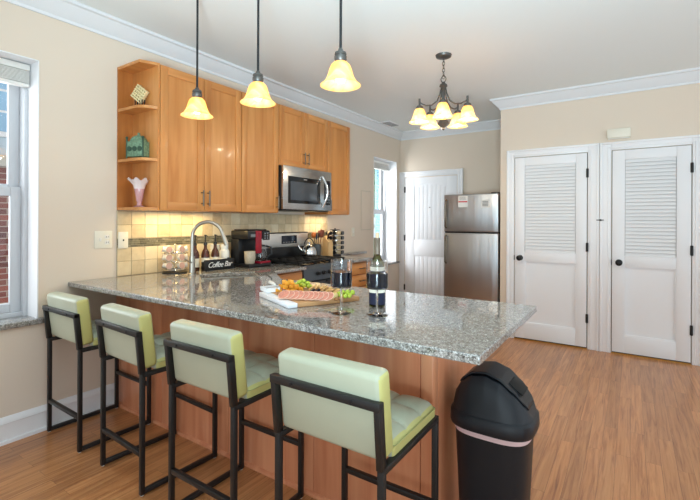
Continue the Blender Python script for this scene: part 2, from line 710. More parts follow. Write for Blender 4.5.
def dup(root, loc, rz=None, label=None, group=None):
    r = root.copy()
    C.objects.link(r)
    r.location = loc
    if rz is not None:
        r.rotation_euler = (0, 0, rz)
    if label:
        r['label'] = label
    if group:
        r['group'] = group
    for ch in list(root.children):
        c = ch.copy()
        C.objects.link(c)
        c.parent = r
        for g in ch.children:
            d = g.copy()
            C.objects.link(d)
            d.parent = c
    return r


# ------------------------------------------------------------------ room shell
XW, YD, YF, HC = -3.083, 5.042, 6.08, 2.73     # left wall, closet wall, far wall, ceiling
XC = -1.265                                    # corner of the closet wall
WT = .25                                       # wall thickness
BACK, RIGHT = -1.6, 2.2
# floor
struct(bx('floor', m_floor, None, XW - WT, RIGHT, BACK, YF + .2, -.1, 0))
struct(bx('ceiling', m_ceil, None, XW - WT, RIGHT, BACK, YF + .2, HC, HC + .1))
# left wall with two window openings
W1 = (.16, 1.12, .705, 2.315)
W2 = (5.24, 5.94, .69, 2.25)
b = MB()
ys = [BACK, W1[0], W1[1], W2[0], W2[1], YF + .2]
b.box(XW - WT, XW, ys[0], ys[1], 0, HC)
b.box(XW - WT, XW, ys[2], ys[3], 0, HC)
b.box(XW - WT, XW, ys[4], ys[5], 0, HC)
for W in (W1, W2):
    b.box(XW - WT, XW, W[0], W[1], 0, W[2])
    b.box(XW - WT, XW, W[0], W[1], W[3], HC)
struct(b.build('wall_left', m_wall))
struct(bx('wall_far', m_wall, None, XW, XC + .1, YF, YF + .2, 0, HC))
b = MB()
b.box(XC, RIGHT, YD, YD + .12, 0, HC)
b.box(XC, XC + .12, YD + .12, YF, 0, HC)
struct(b.build('wall_closet', m_wall))

# crown mouldings
crown = [(0, 0), (.012, 0), (.012, .02), (.03, .035), (.062, .07), (.082, .095), (.1, .1), (.1, .12), (0, .12)]
b = MB(); b.sweep(crown, (XW, BACK, HC - .12), (XW, YF, HC - .12), (1, 0, 0), mq=-1); struct(b.build('trim_1', m_crown, angle=25))
b = MB(); b.sweep(crown, (XW, YF, HC - .12), (XC, YF, HC - .12), (0, -1, 0), mp=-1, mq=-1); struct(b.build('trim_2', m_crown, angle=25))
b = MB(); b.sweep(crown, (XC, YD, HC - .12), (RIGHT, YD, HC - .12), (0, -1, 0), mp=1); struct(b.build('trim_3', m_crown, angle=25))
b = MB(); b.sweep(crown, (XC, YF, HC - .12), (XC, YD, HC - .12), (-1, 0, 0), mp=-1, mq=1); struct(b.build('trim_4', m_crown, angle=25))
# baseboards
bb = [(0, 0), (.028, 0), (.028, .018), (.016, .022), (.016, .115), (.024, .12), (.02, .135), (.008, .15), (0, .155)]
b = MB(); b.sweep(bb, (XW, BACK, 0), (XW, 1.6, 0), (1, 0, 0)); struct(b.build('baseboard_left', m_trim, angle=25))
b = MB(); b.sweep(bb, (XW, 4.12, 0), (XW, YF, 0), (1, 0, 0)); struct(b.build('baseboard_left.001', m_trim, angle=25))
b = MB(); b.sweep(bb, (.56, YD, 0), (RIGHT, YD, 0), (0, -1, 0)); b.sweep(bb, (XC, YD, 0), (-1.195, YD, 0), (0, -1, 0)); struct(b.build('baseboard_closet', m_trim, angle=25))

# --------------- window 1 (left) and window 2 (beyond the cabinets)
def window(name, W, xin, blind_drop, jamb_w):
    y0, y1, z0, z1 = W
    root = bpy.data.objects.new(name, None)
    C.objects.link(root)
    struct(root)
    b = MB()                                   # white reveal lining
    b.box(XW - WT, XW + .004, y1 - .006, y1 + .0005, z0, z1)
    b.box(XW - WT, XW + .004, y0 - .0005, y0 + .006, z0, z1)
    b.box(XW - WT, XW + .004, y0, y1, z1 - .006, z1 + .0005)
    b.build('reveal', m_trim, root)
    xo = XW - WT
    b = MB()                                   # outer frame
    t = .022
    for (a, c) in ((y0 + .006, y0 + .006 + t), (y1 - .006 - t, y1 - .006)):
        b.box(xin - .09, xin, a, c, z0, z1 - .006, .004)
    b.box(xin - .09, xin, y0, y1, z1 - .006 - t, z1 - .006, .004)
    b.box(xin - .09, xin, y0, y1, z0, z0 + .03, .004)
    b.build('window_frame', m_vinylframe, root)
    zm = (z0 + z1) / 2 - .0
    ya, yb = y0 + .028, y1 - .028
    for (za, zb, xx, nm) in ((zm - .02, z1 - .056, xin - .055, 'upper_sash'), (z0 + .03, zm + .02, xin - .02, 'lower_sash')):
        b = MB()
        s = .058
        b.box(xx - .03, xx, ya, ya + s, za, zb, .005)
        b.box(xx - .03, xx, yb - s, yb, za, zb, .005)
        b.box(xx - .03, xx, ya + s, yb - s, za, za + s, .005)
        b.box(xx - .03, xx, ya + s, yb - s, zb - s, zb, .005)
        o = b.build(nm, m_vinylframe, root)
        bx('pane', m_pane, o, xx - .018, xx - .014, ya + s - .005, yb - s + .005, za + s - .005, zb - s + .005)
    # raised horizontal blind at the head
    b = MB()
    b.box(xin + .012, xin + .062, y0 + .012, y1 - .012, z1 - .05, z1 - .012, .004)
    bl = b.build('blind_headrail', m_white, root)
    b = MB()
    k = 0
    z = z1 - .056
    while z > z1 - blind_drop:
        b.box(xin + .012, xin + .060, y0 + .014, y1 - .014, z - .004, z, 0)
        z -= .0075
    b.box(xin + .010, xin + .062, y0 + .014, y1 - .014, z - .02, z - .002, .003)
    b.build('blind_slats', m_white, root)
    return root


w1 = window('window_1', W1, -3.245, .13, .1)
b = MB()
b.box(-3.31, -3.245 + .02, W1[1] - .027, W1[1] - .004, W1[2] + .001, W1[3] - .16, .003)
b.build('side_track', m_vinylframe, w1)
w2 = window('window_2', W2, -3.262, .11, .06)
# granite sills
b = MB(); b.box(XW - WT + .02, XW + .03, -.05, 1.19, W1[2] - .03, W1[2] + .003, .003)
tag(b.build('window_sill', m_granite), 'speckled granite sill under the left window', 'sill')
b = MB(); b.box(XW - WT + .02, XW + .03, W2[0] - .05, W2[1] + .07, W2[2] - .028, W2[2] + .003, .003)
tag(b.build('window_sill', m_granite), 'granite sill under the narrow window near the white entry door', 'sill')

# --------------- outside the windows
nb = thing('brick_building', 'red brick neighbouring building seen through the left window', 'building', (-6.2, 1.2, -1.0))
bx('wall', m_brick, nb, -.4, 0, -3.6, 2.2, 0, 2.95)
bx('cornice', m_stone, nb, -.4, .08, -3.6, 2.2, 2.95, 3.08, .01)
bx('upper_wall', mat('pale_blue_siding', (196, 214, 226), .7, var=.06, vscale=20, var_stretch=(.1, .1, 6)), nb, -.4, -.03, -3.6, 2.2, 3.08, 6.5)
for k, zz in enumerate((3.3, 4.6)):
    f = bx('window', m_trim, nb, -.03, .03, .3, 1.2, zz, zz + 1.1, .01)
    b = MB()
    for i in range(3):
        for j in range(4):
            b.box(.03, .036, .36 + i * .27, .6 + i * .27, zz + .06 + j * .25, zz + .28 + j * .25)
    b.build('pane', mat('sky_tinted_pane', (150, 190, 220), .1), f)
bs = thing('shutter', 'blue louvered shutter outside the narrow window by the entry door', 'shutter', (-3.338, 5.955, .55), math.radians(42))
b = MB(); b.box(-.02, .02, 0, .06, 0, 2.0, .004); b.box(-.02, .02, .44, .5, 0, 2.0, .004); b.box(-.02, .02, .06, .44, 0, .06); b.box(-.02, .02, .06, .44, 1.94, 2.0); b.build('frame', m_siding, bs)
b = MB()
for k in range(38):
    v = b.box(-.004, .004, .06, .44, -.028, .028)
    b.xf(v, Matrix.Translation((0, 0, .1 + k * .049)) @ Matrix.Rotation(math.radians(35), 4, 'Y'))
b.build('louvers', m_siding, bs)
tr = thing('tree', 'leafy green tree outside the narrow window by the entry door', 'tree', (-6.4, 9.6, -1.0))
b = MB(); b.tube([(0, 0, 0), (.05, .02, 1.2), (-.04, .05, 2.4)], .1, radii=[.13, .1, .06]); b.build('trunk', m_bark, tr)
b = MB()
for k in range(46):
    a, r, z = random.uniform(0, 2 * PI), random.uniform(.1, 1.1), random.uniform(1.5, 4.2)
    b.ball((r * math.cos(a), r * math.sin(a), z), random.uniform(.2, .42), u=8, v=6)
for v in b.b.verts:
    v.co += Vector((random.uniform(-.06, .06), random.uniform(-.06, .06), random.uniform(-.06, .06)))
b.build('foliage', m_leaf, tr, smooth=False)

# --------------- closet doors and entry door
def casing(name, xa, xb, ztop, y, wd=.085, wl=None, wr=None):
    """door casing around the slab xa..xb on a wall facing -Y, built of stepped boards"""
    root = bpy.data.objects.new(name, None)
    C.objects.link(root)
    struct(root)
    wl, wr = wl or wd, wr or wd
    b = MB()
    b.box(xa - wl, xa - .006, y - .016, y, 0, ztop + wd, .002)
    b.box(xb + .006, xb + wr, y - .016, y, 0, ztop + wd, .002)
    b.box(xa - wl, xa - wl + .022, y - .030, y - .001, 0, ztop + wd, .004)
    b.box(xb + wr - .022, xb + wr, y - .030, y - .001, 0, ztop + wd, .004)
    b.box(xa - .040, xa - .026, y - .022, y - .001, 0, ztop + .04, .003)
    b.box(xb + .026, xb + .040, y - .022, y - .001, 0, ztop + .04, .003)
    b.box(xa - .005, xb + .005, y - .016, y, ztop + .006, ztop + wd - .001, .002)
    b.box(xa - wl + .023, xb + wr - .023, y - .0295, y - .0012, ztop + wd - .022, ztop + wd - .0005, .004)
    b.box(xa - .0255, xb + .0255, y - .0215, y - .0012, ztop + .026, ztop + .0395, .003)
    b.build('casing', m_trim, root)
    return root


def hinge(parent, x, y, z):
    b = MB()
    b.box(x - .012, x + .012, y - .006, y + .002, z - .045, z + .045, .002)
    b.lathe([(.006, -.048), (.006, .048)], 10, (x, y - .008, z))
    return b.build('hinge', m_black, parent)


def closet_door(name, xa, xb, la, lb, wl, wr):
    root = casing(name, xa, xb, 2.043, YD, .088, wl, wr)
    y = YD - .024
    b = MB()
    st = la - xa
    t0, t1 = .02, 2.04
    D = .0235
    b.box(xa + .003, la, y, y + D, t0, t1, .002)
    b.box(lb, xb - .003, y, y + D, t0, t1, .002)
    b.box(la, lb, y, y + D, t0, .19, .002)
    b.box(la, lb, y, y + D, .88, .985, .002)
    b.box(la, lb, y, y + D, 1.945, t1, .002)
    sl = b.build('slab', m_door, root)
    # recessed lower panel
    b = MB()
    b.box(la, lb, y + .020, y + D, .19, .88)
    b.box(la, la + .010, y + .006, y + D, .19, .88); b.box(lb - .010, lb, y + .006, y + D, .19, .88)
    b.box(la + .011, lb - .011, y + .006, y + D, .19, .2); b.box(la + .011, lb - .011, y + .006, y + D, .87, .88)
    b.build('panel', m_door, sl)
    b = MB()
    nn = 27
    for k in range(nn):
        z = .985 + (k + .5) * .96 / nn
        v = b.box(la + .004, lb - .004, -.002, .002, -.0185, .0185)
        b.xf(v, Matrix.Translation((0, y + .011, z)) @ Matrix.Rotation(math.radians(-24), 4, 'X'))
    b.build('louvers', m_louver, sl)
    b = MB()
    b.box(la, lb, y + .0215, y + .0235, .985, 1.945)
    b.build('louver_backing', mat('louver_gap_shade', (196, 196, 196), .8), sl)  # grey of this sheet stands for the shade between the slats
    # threshold, and black strips that paint shade into the gaps around the slab
    bx('threshold', m_brass, root, xa, xb, YD - .02, YD - .0005, 0, .008)
    b = MB()
    for (u, v, z, q) in ((xa - .001, xa + .003, t0, t1 + .004), (xb - .003, xb + .001, t0, t1 + .004)):
        b.box(u, v, YD - .008, YD - .0005, z, q)
    b.box(xa, xb, YD - .004, YD - .0005, t1, t1 + .005)
    b.box(xa, xb, YD - .004, YD - .0005, .008, t0)
    b.build('shadow_gap', m_blackp, root)
    # knob
    kx = xa + .062
    b = MB()
    v = b.lathe([(.0, 0), (.031, 0), (.031, .006), (.012, .012), (.011, .03), (.022, .038), (.03, .05), (.03, .06), (.018, .07), (0, .072)], 24)
    b.xf(v, Matrix.Translation((kx, y, .918)) @ Matrix.Rotation(PI / 2, 4, 'X'))
    b.build('knob', m_black, root)
    bx('latch_plate', m_black, root, xa - .005, xa + .003, y - .002, y + .004, .89, .945)
    for z in (.32, 1.06, 1.83):
        hinge(root, xb + .001, y, z)
    return root


closet_door('door_1', -1.103, -.384, -.996, -.489, .088, .108)
d2 = closet_door('door_2', -.166, .464, -.056, .352, .106, .088)
b = MB(); b.box(-.272, -.262, YD - .05, YD - .03, 1.335, 1.35, .002); b.tube([(-.30, YD - .036, 1.342), (-.235, YD - .036, 1.342)], .004, 8); b.ball((-.262, YD - .036, 1.342), .009)
b.build('latch_hook', m_bronze, d2)

# entry door on the far wall
ed = casing('door_3', -2.995, -2.145, 2.01, YF, .09)
y = YF - .012
b = MB()
def arch(u):          # upper panel arch height
    return 1.86 + .055 * math.sin(PI * u)
pa, pb = -2.83, -2.31
prof_n = 20
# slab face: stiles, rails, with the top rail following the arch
b.box(-2.992, pa, y, y + .011, .01, 2.005, .002)
b.box(pb, -2.148, y, y + .011, .01, 2.005, .002)
b.box(pa, pb, y, y + .011, .01, .19, .002)
b.box(pa, pb, y, y + .011, .79, 1.03, .002)
for k in range(prof_n):
    u0, u1 = k / prof_n, (k + 1) / prof_n
    b.box(pa + (pb - pa) * u0, pa + (pb - pa) * u1, y, y + .011, (arch(u0) + arch(u1)) / 2, 2.005)
sl = b.build('slab', m_door, ed)
for (z0, z1) in ((1.03, None), (.19, .79)):
    b = MB()
    n = 7
    for k in range(n):
        x0 = pa + .02 + (pb - pa - .04) * k / n
        x1 = pa + .02 + (pb - pa - .04) * (k + 1) / n
        zt = z1 - .02 if z1 else arch((k + .5) / n) - .02
        b.box(x0 + .0015, x1 - .0015, y + .005, y + .0094, z0 + .012, zt, .001)
    b.box(pa, pb, y + .0095, y + .011, z0, z1 or 1.915)
    b.build('beadboard_panel', m_door, sl)
for z in (.28, 1.06, 1.82):
    hinge(ed, -2.996, y, z)
b = MB(); v = b.lathe([(0, 0), (.009, 0), (.009, .004), (0, .005)], 16); b.xf(v, Matrix.Translation((-2.574, y, 1.535)) @ Matrix.Rotation(PI / 2, 4, 'X')); b.build('peephole', m_bronze, ed)
b = MB()
v = b.lathe([(.0, 0), (.03, 0), (.03, .006), (.012, .012), (.011, .03), (.028, .045), (.028, .06), (0, .07)], 20)
b.xf(v, Matrix.Translation((-2.21, y, .95)) @ Matrix.Rotation(PI / 2, 4, 'X')); b.build('knob', m_nickel, ed)

# --------------- wall fittings
def plate(name, label, y, z, wd, ht, kind):
    t = thing(name, label, 'outlet' if kind != 's' else 'switch', (XW, y, z))
    bx('plate', m_ivory, t, 0.0005, .007, -wd / 2, wd / 2, -ht / 2, ht / 2, .003)
    n = max(1, round(wd / .07) - 0) if wd > .09 else 1
    for i in range(n):
        yy = (i - (n - 1) / 2) * .046
        if kind == 'so' and i == 0:
            bx('toggle', m_white, t, .006, .016, yy - .005, yy + .005, -.012, .012, .002)
        elif kind == 's':
            bx('toggle', m_white, t, .006, .016, yy - .005, yy + .005, -.012, .012, .002)
        else:
            for s in (-1, 1):
                r = bx('receptacle', m_white, t, .006, .009, yy - .016, yy + .016, s * .02 - .014, s * .02 + .014, .004)
                b = MB(); b.box(.009, .0095, yy - .008, yy - .005, s * .02 - .006, s * .02 + .006); b.box(.009, .0095, yy + .005, yy + .008, s * .02 - .006, s * .02 + .006)
                b.build('slots', m_blackp, r)
    return t


plate('switch_outlet', 'ivory double switch and outlet plate on the beige wall', 1.51, 1.184, .12, .122, 'so')
wp = thing('light_switch', 'ivory single switch plate at the left end of the tile backsplash', 'switch', (XW + .011, 1.642, 1.176))
bx('plate', m_ivory, wp, .0, .007, -.036, .036, -.06, .06, .003)
bx('toggle', m_black, wp, .006, .012, -.004, .004, -.006, .006, .001)
plate('light_switch', 'small white switch plate on the wall right of the spice rack', 4.70, 1.176, .07, .115, 's')
ap = thing('access_panel', 'painted electrical panel door on the wall before the narrow window', 'panel', (XW, 5.03, 1.47))
bx('door', m_wall, ap, .0005, .008, -.12, .12, -.26, .26, .003)
bx('frame', mat('beige_panel_trim', (210, 198, 180), .7), ap, .0003, .004, -.135, .135, -.275, .275, .002)
cb = thing('door_chime', 'beige door chime box above the right closet door', 'chime', (-.11, YD, 2.212))
bx('cover', m_ivory, cb, -.1, .1, -.05, -.001, -.045, .045, .006)
bx('base', m_white, cb, -.092, .092, -.03, -.0005, -.052, -.044, .002)
av = thing('air_vent', 'small white ceiling vent near the far left corner', 'vent', (-2.9, 5.4, HC))
bx('frame', m_trim, av, -.08, .08, -.16, .16, -.008, -.0005, .003)
b = MB()
for k in range(7):
    b.box(-.06 + k * .018, -.05 + k * .018, -.14, .14, -.011, -.007)
b.build('slats', mat('vent_slot_grey', (176, 178, 180), .6), av)

# ------------------------------------------------------------------ wall cabinets
XF = -2.753        # face of the upper cabinet doors
ZB, ZT = 1.392, 2.42


def shaker(parent, y0, y1, z0, z1, x, m=None, name='door', rail=.058):
    """shaker door facing +X with its back at x - .02"""
    d = bx(name, m or m_cab, parent, x - .02, x - .009, y0 + rail - .003, y1 - rail + .003, z0 + rail - .003, z1 - rail + .003)
    bx('stile', m or m_cab, d, x - .02, x, y0, y0 + rail, z0, z1, .002)
    bx('stile', m or m_cab, d, x - .02, x, y1 - rail, y1, z0, z1, .002)
    bx('rail', m_cabh, d, x - .02, x, y0 + rail, y1 - rail, z0, z0 + rail, .002)
    bx('rail', m_cabh, d, x - .02, x, y0 + rail, y1 - rail, z1 - rail, z1, .002)
    return d


def pull(parent, y, z0, z1, x, vertical=True):
    b = MB()
    if vertical:
        b.tube([(x + .028, y, z0), (x + .028, y, z1)], .0055, 10)
        for z in (z0 + .018, z1 - .018):
            b.tube([(x, y, z), (x + .028, y, z)], .0045, 8)
    else:
        b.tube([(x + .028, z0, y), (x + .028, z1, y)], .0055, 10)
        for z in (z0 + .018, z1 - .018):
            b.tube([(x, z, y), (x + .028, z, y)], .0045, 8)
    return b.build('handle', m_pull, parent)


def wall_cab(label, y0, y1, z0, z1, doors, handles):
    t = thing('wall_cabinet', label, 'cabinet', (0, 0, 0), group='wall cabinets in a row')
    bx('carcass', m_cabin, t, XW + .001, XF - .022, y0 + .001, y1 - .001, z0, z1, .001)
    for (a, c), h in zip(doors, handles):
        d = shaker(t, a + .002, c - .002, z0 + .004, z1 - .004, XF)
        pull(d, h, z0 + .04, z0 + .16, XF)
    return t


wall_cab('tall two-door honey wood wall cabinet beside the open corner shelf', 1.73, 2.473, ZB, ZT, [(1.73, 2.101), (2.101, 2.473)], [2.073, 2.129])
wall_cab('single-door honey wood wall cabinet left of the microwave', 2.477, 2.927, ZB, ZT, [(2.477, 2.927)], [2.9])
wall_cab('short two-door honey wood cabinet above the microwave', 2.931, 3.695, 1.845, ZT, [(2.931, 3.313), (3.313, 3.695)], [3.283, 3.343])
wall_cab('narrow single-door honey wood cabinet right of the microwave', 3.699, 4.128, ZB, ZT, [(3.699, 4.128)], [3.73])

# open corner shelf, chamfered front
cs = thing('corner_shelf', 'open honey wood end shelf unit with chamfered shelves', 'shelf')
ya, yb = 1.602, 1.727
plan = [(XW + .001, ya), (XW + .22, ya), (XF - .01, yb - .06), (XF, yb), (XW + .001, yb)]
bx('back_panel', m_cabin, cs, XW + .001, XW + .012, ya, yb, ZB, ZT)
bx('side_panel', m_cab, cs, XW + .012, XF, yb - .016, yb, ZB, ZT, .001)
# the shelves reach left of the unit's back edge in a shallow curve
plc = [(XW + .012, ya), (-2.795, ya), (-2.757, 1.694), (XF, yb - .016), (XW + .012, yb - .016)]
plm = [(XW + .012, ya + .002), (-2.88, ya + .006), (-2.83, ya + .016), (-2.795, ya + .04), (-2.77, ya + .08), (-2.758, yb - .016), (XW + .012, yb - .016)]
for nm, z in (('bottom', ZB), ('shelf', 1.735), ('shelf', 2.098), ('top', ZT - .02)):
    b = MB(); b.prism(plm if nm == 'shelf' else plc, z, z + .02); b.build(nm, m_cabh, cs)

# things on the corner shelf
lt = thing('napkin_holder', 'pale woven cane block on dark pegs on the top corner shelf', 'holder', (-2.91, 1.672, 2.119), .3)
b = MB()
for k in range(4):
    b.tube([(-.03 + .02 * k, -.012, 0), (-.03 + .02 * k, -.012, .055)], .0035, 8)
    b.tube([(-.03 + .02 * k, .012, 0), (-.03 + .02 * k, .012, .055)], .0035, 8)
b.build('pegs', m_blackp, lt)
b = MB()
v0 = []
for k in range(6):
    v0 += b.box(-.05, .05, -.016, .016, -.05 + k * .0185, -.05 + k * .0185 + .008, .002)
for k in range(5):
    v0 += b.box(-.05 + k * .023, -.05 + k * .023 + .007, -.012, .012, -.05, .05, .001)
b.xf(v0, Matrix.Translation((0, 0, .098)) @ Matrix.Rotation(math.radians(38), 4, 'Y'))
b.build('cane_block', m_bamboo, lt)
gb = thing('trinket_box', 'green embossed metal box with domed lid on the middle corner shelf', 'box', (-2.91, 1.665, 1.756), .35)
bx('body', m_green, gb, -.068, .068, -.04, .04, .012, .12, .004)
b = MB()
for sx in (-1, 1):
    for sy in (-1, 1):
        b.tube([(sx * .066, sy * .038, 0), (sx * .066, sy * .038, .14)], .006, 10)
        b.ball((sx * .066, sy * .038, .145), .009)
b.build('corner_posts', m_greend, gb)
b = MB(); v = b.lathe([(.07, 0), (.066, .012), (.05, .032), (.02, .045), (.008, .05), (.012, .06), (0, .068)], 4); b.xf(v, Matrix.Translation((0, 0, .12)) @ Matrix.Diagonal((1, .62, 1, 1)) @ Matrix.Rotation(PI / 4, 4, 'Z'))
b.build('lid', m_green, gb, angle=30)
b = MB()
for sx in (-1, 1):
    for k in range(3):
        v = b.lathe([(.006, 0), (.018, .0), (.018, .003), (.006, .004)], 20)
        b.xf(v, Matrix.Translation((-.042 + k * .042, -.04 * sx, .066)) @ Matrix.Rotation(sx * PI / 2, 4, 'X'))
b.build('medallions', m_greend, gb)
vs_ = thing('glass_vase', 'fluted pink glass vase with ruffled rim on the bottom corner shelf', 'vase', (-2.905, 1.668, 1.413))
def ruf(r, z, a):
    k = max(0, (z - .13) / .08)
    return r * (1 + .10 * k * math.cos(8 * a)), z + .012 * k * math.cos(8 * a)
b = MB(); b.lathe([(.0, 0), (.034, 0), (.036, .006), (.018, .014), (.014, .03), (.02, .045), (.026, .09), (.034, .13), (.034, .132)], 48, cap=False); b.build('body', m_pink, vs_)
b = MB(); b.lathe([(.034, .13), (.044, .165), (.066, .192), (.074, .196), (.066, .189), (.042, .16), (.031, .13)], 64, cap=False, flute=ruf); b.build('ruffled_rim', m_pinktop, vs_)

# ------------------------------------------------------------------ microwave
mw = thing('microwave', 'stainless over-the-range microwave with curved handle between wall cabinets', 'microwave')
XM = -2.70
bx('body', m_blackp, mw, XW + .005, XM - .025, 2.934, 3.692, 1.43, 1.842, .003)
bx('vent_base', m_blackp, mw, XW + .03, XM - .03, 2.95, 3.68, 1.418, 1.431)
fr_ = bx('front', m_steel, mw, XM - .025, XM, 2.934, 3.692, 1.43, 1.842, .004)
bx('window', m_blackgl, fr_, XM - .001, XM + .003, 3.0, 3.49, 1.49, 1.748, .002)
bx('inner_window', mat('dark_mesh_window', (70, 74, 80), .15), fr_, XM + .003, XM + .0045, 3.03, 3.44, 1.52, 1.70, .001)
cp = bx('control_panel', m_blackgl, mw, XM - .001, XM + .003, 3.565, 3.672, 1.49, 1.748, .002)
b = MB()
for i in range(3):
    for j in range(5):
        b.box(XM + .003, XM + .0036, 3.58 + i * .03, 3.598 + i * .03, 1.51 + j * .03, 1.522 + j * .03)
b.build('buttons', m_greyp, cp)
bx('display', m_display, cp, XM + .003, XM + .0036, 3.58, 3.66, 1.69, 1.725)
b = MB()
pts = [(XM + .004 + .05 * math.sin(PI * k / 16), 3.53 + .018 * math.sin(PI * k / 16), 1.465 + .32 * k / 16) for k in range(17)]
b.tube(pts, .012, 12); b.build('handle', m_chrome, mw)
lg = bx('badge', m_steel, fr_, XM + .003, XM + .004, 3.225, 3.275, 1.722, 1.734)

# ------------------------------------------------------------------ backsplash
bs_ = thing('tile_backsplash', 'travertine tile backsplash with a mosaic band behind the counter', 'backsplash')
bx('grout', m_grout, bs_, XW + .0005, XW + .006, 1.602, 4.128, .9155, ZB - .002)
T = .104
for zrows in ([(.917, 1.019), (1.022, 1.121)], [(1.188, 1.285), (1.288, 1.388)]):
    b = MB()
    for (z0, z1) in zrows:
        yy = 1.603
        while yy < 4.12:
            y1 = min(yy + T - .003, 4.127)
            b.box(XW + .005, XW + .011 + random.uniform(-.0008, .0008), yy, y1, z0, z1, .002, 1)
            yy += T
    b.build('tiles', m_tile, bs_, smooth=False)
b = MB()
for r in range(4):
    z0 = 1.1245 + r * .0152
    yy = 1.603
    while yy < 4.12:
        wdt = random.uniform(.03, .075)
        b.box(XW + .005, XW + .0105, yy, min(yy + wdt - .002, 4.127), z0, z0 + .0135)
        yy += wdt
b.build('mosaic_band', m_mosaic, bs_, smooth=False)

# ------------------------------------------------------------------ countertops
CT, CB = .914, .884
Yn, Ye, XE = 1.286, 2.21, -.381
a_ = Vector((.53, .85)).normalized(); b_ = Vector((.85, -.53)).normalized(); sc_ = Vector((-2.5, 2.13))
def sinkpoly(hw, hb):
    return [tuple(sc_ + a_ * i * hw + b_ * j * hb) for i, j in ((-1, -1), (1, -1), (1, 1), (-1, 1))]
ctop = [(XW + .001, Yn), (XE, Yn), (XE, Ye), (-2.05, Ye), (-2.41, 2.52), (-2.41, 2.925), (XW + .001, 2.925)]
b = MB()
b.prism(ctop, CB, CT, [sinkpoly(.2, .15)])
ct = b.build('countertop', m_granite)
md = ct.modifiers.new('bevel', 'BEVEL'); md.width = .004; md.segments = 2; md.limit_method = 'ANGLE'; md.angle_limit = math.radians(50)
tag(ct, 'large speckled granite countertop of the breakfast bar and sink corner', 'countertop')
b = MB()
b.box(XW + .001, -2.41, 3.70, 4.118, CB, CT, .004)
b.box(XW + .001, XW + .10, 4.118, 4.9, CB, CT, .003)
tag(b.build('countertop', m_granite), 'short granite countertop over the drawers right of the stove', 'countertop')
# sink
sk = thing('kitchen_sink', 'undermount stainless sink set in the granite corner by the faucet', 'sink')
b = MB()
top, bot = sinkpoly(.205, .155), sinkpoly(.185, .135)
T1 = [b.b.verts.new((x, y, CB - .002)) for x, y in top]
B1 = [b.b.verts.new((x, y, CB - .18)) for x, y in bot]
for i in range(4):
    b.b.faces.new((T1[i], T1[(i + 1) % 4], B1[(i + 1) % 4], B1[i]))
b.b.faces.new(B1)
o = b.build('basin', mat('satin_sink_steel', (206, 204, 198), .42, metal=.35), sk)
so = o.modifiers.new('thickness', 'SOLIDIFY'); so.thickness = .003
b = MB(); b.lathe([(0, 0), (.04, 0), (.04, .003), (.03, .004), (0, .002)], 24, (sc_.x, sc_.y, CB - .178)); b.build('drain', m_chrome, sk)

# faucet
fc = thing('kitchen_faucet', 'tall brushed nickel gooseneck faucet beside the sink', 'faucet', (-2.729, 1.975, CT))
b = MB(); b.lathe([(.0, 0), (.03, 0), (.03, .01), (.024, .016), (.022, .05), (.021, .14), (0, .142)], 24); b.build('base', m_nickel, fc)
dx = Vector((.83, .555, 0))
pts = [Vector((0, 0, .13)), Vector((0, 0, .2)), Vector((0, 0, .27))]
for k in range(1, 13):
    a = PI * k / 12 * .93
    pts.append(Vector((0, 0, .285)) + dx * (.115 - .115 * math.cos(a)) + Vector((0, 0, .112 * math.sin(a))))
b = MB(); b.tube(pts, .0135, 14); b.build('spout', m_nickel, fc)
e = pts[-1]; d = (pts[-1] - pts[-2]).normalized()
b = MB(); b.tube([e, e + d * .05, e + d * .09], .016, 14, radii=[.0145, .017, .018]); b.build('spray_head', m_nickel, fc)
b = MB(); b.tube([Vector((0, 0, .09)) + dx * .02, Vector((.01, -.03, .1)), Vector((.02, -.075, .125))], .006, 10); b.build('lever', m_nickel, fc)

# ------------------------------------------------------------------ peninsula base and base cabinets
pb_ = thing('peninsula_base', 'reddish brown wood breakfast bar base under the granite overhang', 'cabinet')
YP = 1.6
PX = -.66
seams = [XW + .001, -2.52, -1.88, -1.27, PX - .055]
for x0, x1 in zip(seams, seams[1:]):
    bx('back_panel', m_pen, pb_, x0 + .0015, x1 - .0015, YP, YP + .02, .0, CB - .002, .002)
bx('panel_backing', m_gap, pb_, XW + .002, PX - .01, YP + .018, YP + .03, 0, CB - .002)
bx('corner_post', m_pen, pb_, PX - .053, PX, YP - .004, YP + .05, 0, CB - .002, .003)
bx('end_panel', m_pen, pb_, PX - .02, PX - .002, YP + .05, 2.2, 0, CB - .002, .002)
bx('front_doors', m_cab, pb_, -2.0, PX - .02, 2.17, 2.19, .1, CB - .002, .003)
bx('toe_kick', m_gap, pb_, -2.0, PX - .03, 2.1, 2.12, 0, .1)
b = MB(); b.sweep([(0, 0), (.014, 0), (.012, .012), (.004, .018), (0, .018)], (XW + .03, YP, 0), (PX - .053, YP, 0), (0, -1, 0)); b.build('shoe_moulding', m_pen, pb_)

def base_cab(label, y0, y1, drawers):
    t = thing('base_cabinet', label, 'cabinet', group='base cabinets beside the stove')
    bx('carcass', m_cabin, t, XW + .001, -2.472, y0 + .002, y1 - .002, .1, CB - .002)
    bx('toe_kick', m_gap, t, XW + .05, -2.54, y0 + .01, y1 - .01, 0, .1)
    for i, (z0, z1) in enumerate(drawers):
        d = bx('drawer', m_cabh, t, -2.47, -2.45, y0 + .008, y1 - .008, z0, z1, .003)
        zc = (z0 + z1) / 2
        pull(d, zc, (y0 + y1) / 2 - .06, (y0 + y1) / 2 + .06, -2.45, False)
    return t


base_cab('honey wood base cabinet between the sink corner and the stove', 2.53, 2.922, [(.13, .69), (.705, .868)])
base_cab('honey wood drawer cabinet right of the stove', 3.70, 4.115, [(.12, .36), (.375, .6), (.615, .735), (.75, .868)])

